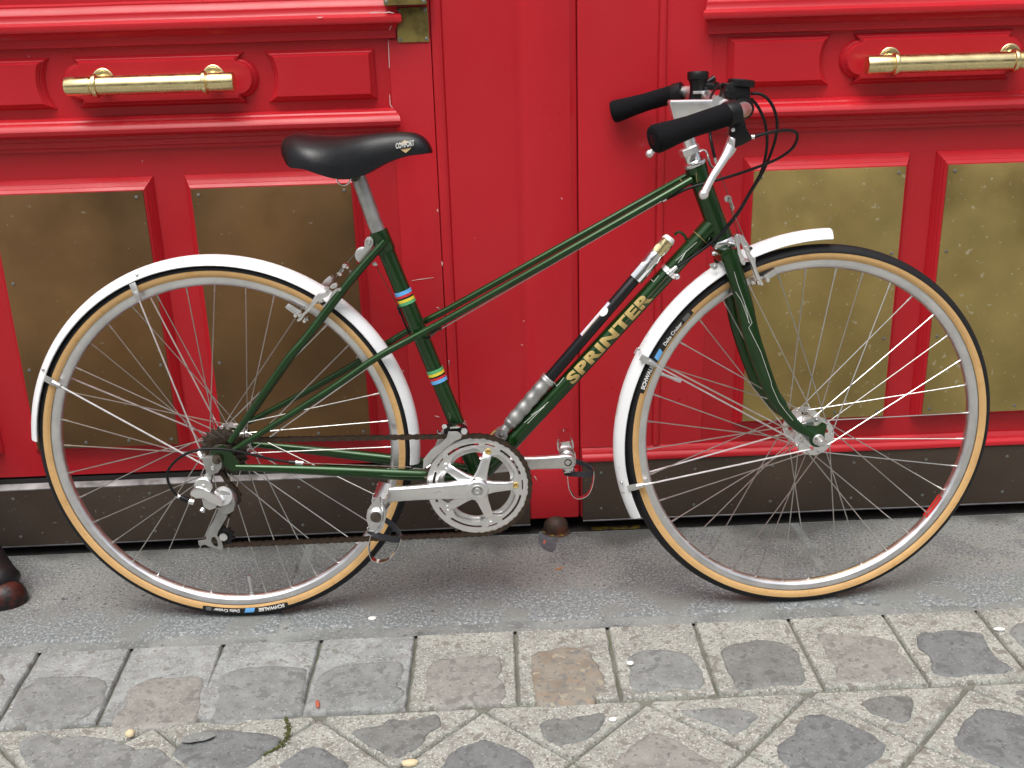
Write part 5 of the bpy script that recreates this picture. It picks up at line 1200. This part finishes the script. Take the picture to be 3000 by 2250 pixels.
# ================================================================== frame pump, clipped above the down tube
pb0 = b(B5(162,1472), .006); pt = b(B5(1352,92), .004); PAX = (pt-pb0).normalized(); PL = (pt-pb0).length
pump = thing(obj('bicycle_pump', None), 'black frame pump with silver handle and foil-wrapped head on the green down tube', 'pump'); pump.matrix_world = BM@Matrix.Translation(pb0)
tpar = lambda px: (b(px, .006)-pb0).dot(PAX)
t1, t2, t3 = tpar(B5(200,1385)), tpar(B5(470,1058)), tpar(B5(1092,372))
pb_ = lambda n_, mt, m_, **k: m_.build(n_, mt, pump, **k)
pr = []
for i in range(61):
    u = i/60; t = t1-.006+(t2-t1+.006)*u; r = .0130+.0007*math.cos(u*2*math.pi*5.2)
    if u < .1: r = .0085+.0050*math.sin(u/.1*math.pi/2)
    if u > .90: r = .0140
    if u > .97: r = .0132
    pr.append((r, t))
pb_('pump_handle', ALUG, MB().lathe(pr, (0,0,0), PAX, 28), smooth=60)
pb_('handle_ring', ALUS, MB().lathe([(.0138,t2-.010),(.0146,t2-.009),(.0146,t2-.006),(.0138,t2-.005),(.0146,t2-.004),(.0146,t2-.001),(.0138,t2)], (0,0,0), PAX, 28))
pb_('barrel', PUMPB, MB().lathe([(.0098,t2-.002),(.0102,t2),(.0102,t3+.004),(.0098,t3+.005)], (0,0,0), PAX, 28))
pb_('nozzle', ALUG, MB().tube([(0,0,0), PAX*.012, PAX*(t1-.002)], [.0095,.0095,.0080], 16).lathe([(.0118,-.010),(.0122,-.008),(.0122,.008),(.0118,.010),(.0065,.0100),(.0055,.0080),(.003,.0080)], (0,0,0), NY, 24))
pb_('nozzle_hole', STEELD, MB().lathe([(.0048,.0085),(.001,.0086)], (0,0,0), NY, 14))
fo = MB(); rr = []
ux = PAX.orthogonal().normalized(); uy = PAX.cross(ux)
for i in range(19):
    t = t3-.004+(PL-.014-t3+.004)*i/18
    ring = []
    for j in range(28):
        a = 2*math.pi*j/28; k = 6
        rbase = .0138-.0012*(i/18) if i > 6 else .0146*(math.cos(math.pi/k)/math.cos((a % (2*math.pi/k))-math.pi/k))**.75
        rr_ = rbase+(.0016*noise.noise((math.cos(a)*2.2, math.sin(a)*2.2, i*.45)) if i > 6 else .0002)
        ring.append(PAX*t+(ux*math.cos(a)+uy*math.sin(a))*rr_)
    rr.append(ring)
fo.rings(rr); pb_('foil_head', CHROME, fo, smooth=25)
gold = MB(); up_ = DAX.cross(NY)
gold.add([V(p) for p in []], [])
pg = []
for i in range(6):
    t = PL-.040+.028*i/5
    for j in range(6): 
        a = R(-55+90*j/5); d = (NY*math.cos(a)+PAX.cross(NY)*math.sin(a)); rad = .0139+.0012*math.sin(i*1.4+j*1.9)
        pg.append(PAX*t+d*rad)
gold.add(pg, [(i*6+j, i*6+j+1, i*6+j+7, i*6+j+6) for i in range(5) for j in range(5)]); pb_('worn_gold_patch', BRASSH, gold)
pb_('pump_cap', LWHITE, MB().lathe([(.0115,PL-.015),(.0120,PL-.012),(.0100,PL-.006),(.0060,PL-.004)], (0,0,0), PAX, 20))
def pbar(s, th, e=.0004): 
    up = PAX.cross(NY); up = up if up.z > 0 else -up
    return PAX*s+(NY*math.cos(th)+up*math.sin(th))*(.0102+e)
sa, sb = tpar(B5(690,760)), tpar(B5(895,545)); lab = MB(); vs = [pbar(sa+(sb-sa)*i/16, R(38+40*j/4)) for i in range(17) for j in range(5)]
lab.add(vs, [(i*5+j, i*5+j+1, i*5+j+6, i*5+j+5) for i in range(16) for j in range(4)]); pb_('label', PURP, lab, smooth=0)
lab = MB(); vs = [pbar(sa+(sb-sa)*(.02+.7*i/10), R(40+8*j/2), .0007) for i in range(11) for j in range(3)]
lab.add(vs, [(i*3+j, i*3+j+1, i*3+j+4, i*3+j+3) for i in range(10) for j in range(2)]); pb_('label_stripe', BADGE, lab, smooth=0)
lab = MB(); sc_ = tpar(B5(858,606)); cen = pbar(sc_, R(30), .0012); e1 = PAX; e2 = (pbar(sc_, R(40))-pbar(sc_, R(20))).normalized()
lab.add([cen]+[cen+e1*.009*math.cos(2*math.pi*j/20)+e2*.0065*math.sin(2*math.pi*j/20) for j in range(20)], [(0, 1+j, 1+(j+1) % 20) for j in range(20)]); pb_('label_disc', LWHITE, lab, smooth=0)
# pump pegs on the frame
part('pump_peg', GREEN, MB().tube(spv([b(B5(1365,90), .004), b(B5(1395,70), .004), b(B5(1428,88), .004), b(B5(1448,120), .004), b(B5(1466,160), .004)], 6), .0026, 8), dtube)
part('pump_peg', BRASSR, MB().tube([b(B5(92,1482), .004), b(B5(125,1448), .004)], .0026, 8), stube)

# ================================================================== litter on the ground
def fleck(px, rx, ry, mt, name, label, cat, rot=0., z=.0008, group=None, h=.0035):
    p = G(px); o = MB(); n = 16; ring = []
    for j in range(n):
        a = 2*math.pi*j/n; k = random.uniform(.9, 1.06); x, y = rx*math.cos(a)*k, ry*math.sin(a)*k
        ring.append(V((x*math.cos(rot)-y*math.sin(rot), x*math.sin(rot)+y*math.cos(rot), 0)))
    o.rings([ring, [q*1.02+V((0,0,h*.6)) for q in ring], [q*.6+V((0,0,h)) for q in ring]])
    q = o.build(name, mt, None, smooth=60); q.location = (p.x, p.y, z+.004 if z > .001 else z); return thing(q, label, cat, group)
fleck(D3(958,422), .0062, .0050, LITW, 'paper_scrap', 'bright white scrap on the grey cobble beside the ochre one', 'scrap', z=.002)
fleck(D3(818,858), .0064, .0046, LITW, 'paper_scrap', 'bright white scrap in the mortar below the ochre cobble', 'scrap')
fleck(D4(2010,264), .0100, .0040, LITW, 'paper_scrap', 'flat white paper scrap across a mortar groove by the dark cobble', 'scrap', rot=-.15)
fleck(Zm(0,1700,1500,2212)(1608,168), .0075, .0060, LITW, 'paper_scrap', 'bright white scrap on the grey pavement by the rear wheel', 'scrap')
fleck(D1(1055,838), .0072, .0072, LITP, 'crumb', 'pale yellow crumb in the joint under the warm grey cobble', 'crumb', h=.007)
fleck(D2(1250,1075), .0130, .0065, LITP, 'crumb', 'broken pale crumb at a diagonal mortar groove', 'crumb', h=.006)
fleck(D1(1605,892), .0260, .0115, CEM, 'mortar_splash', 'pale oval mortar splash on a dark slate cobble', 'splash', rot=.15, z=.004, h=.0007)
fleck(D2(500,595), .0035, .0105, LITR, 'bud', 'red curled bud beside a grey cobble', 'bud', rot=.25)
fleck(D7(1615,1540), .0100, .0026, LEAFM, 'dry_leaf', 'narrow orange dry leaf on the grey pavement', 'leaf', rot=.5, h=.002)
fleck(D7(1458,1250), .0028, .0085, LITR, 'twig', 'small reddish twig on the dark stain by the iron dome', 'twig', rot=-.1, h=.002)
stn = MB(); k = [G(D7(*p)) for p in ((1400,1140),(1480,1120),(1580,1140),(1590,1250),(1560,1340),(1500,1350),(1420,1300),(1390,1220))]
ps = [tuple(p)[:2] for p in spline([tuple(p) for p in k]+[tuple(k[0])], 4)][:-1]
stn.add([(x, y, .0012) for x, y in ps], [tuple(range(len(ps)))])
stn.build('oil_stain', mat('oil_stain', (.085,.085,.095), .75, var=.3, vscale=60, bump=.3, bscale=200), pavement, smooth=0)
for o in COL.objects:
    if o.type == 'MESH' and not o.data.materials: o.data.materials.append(DARK)
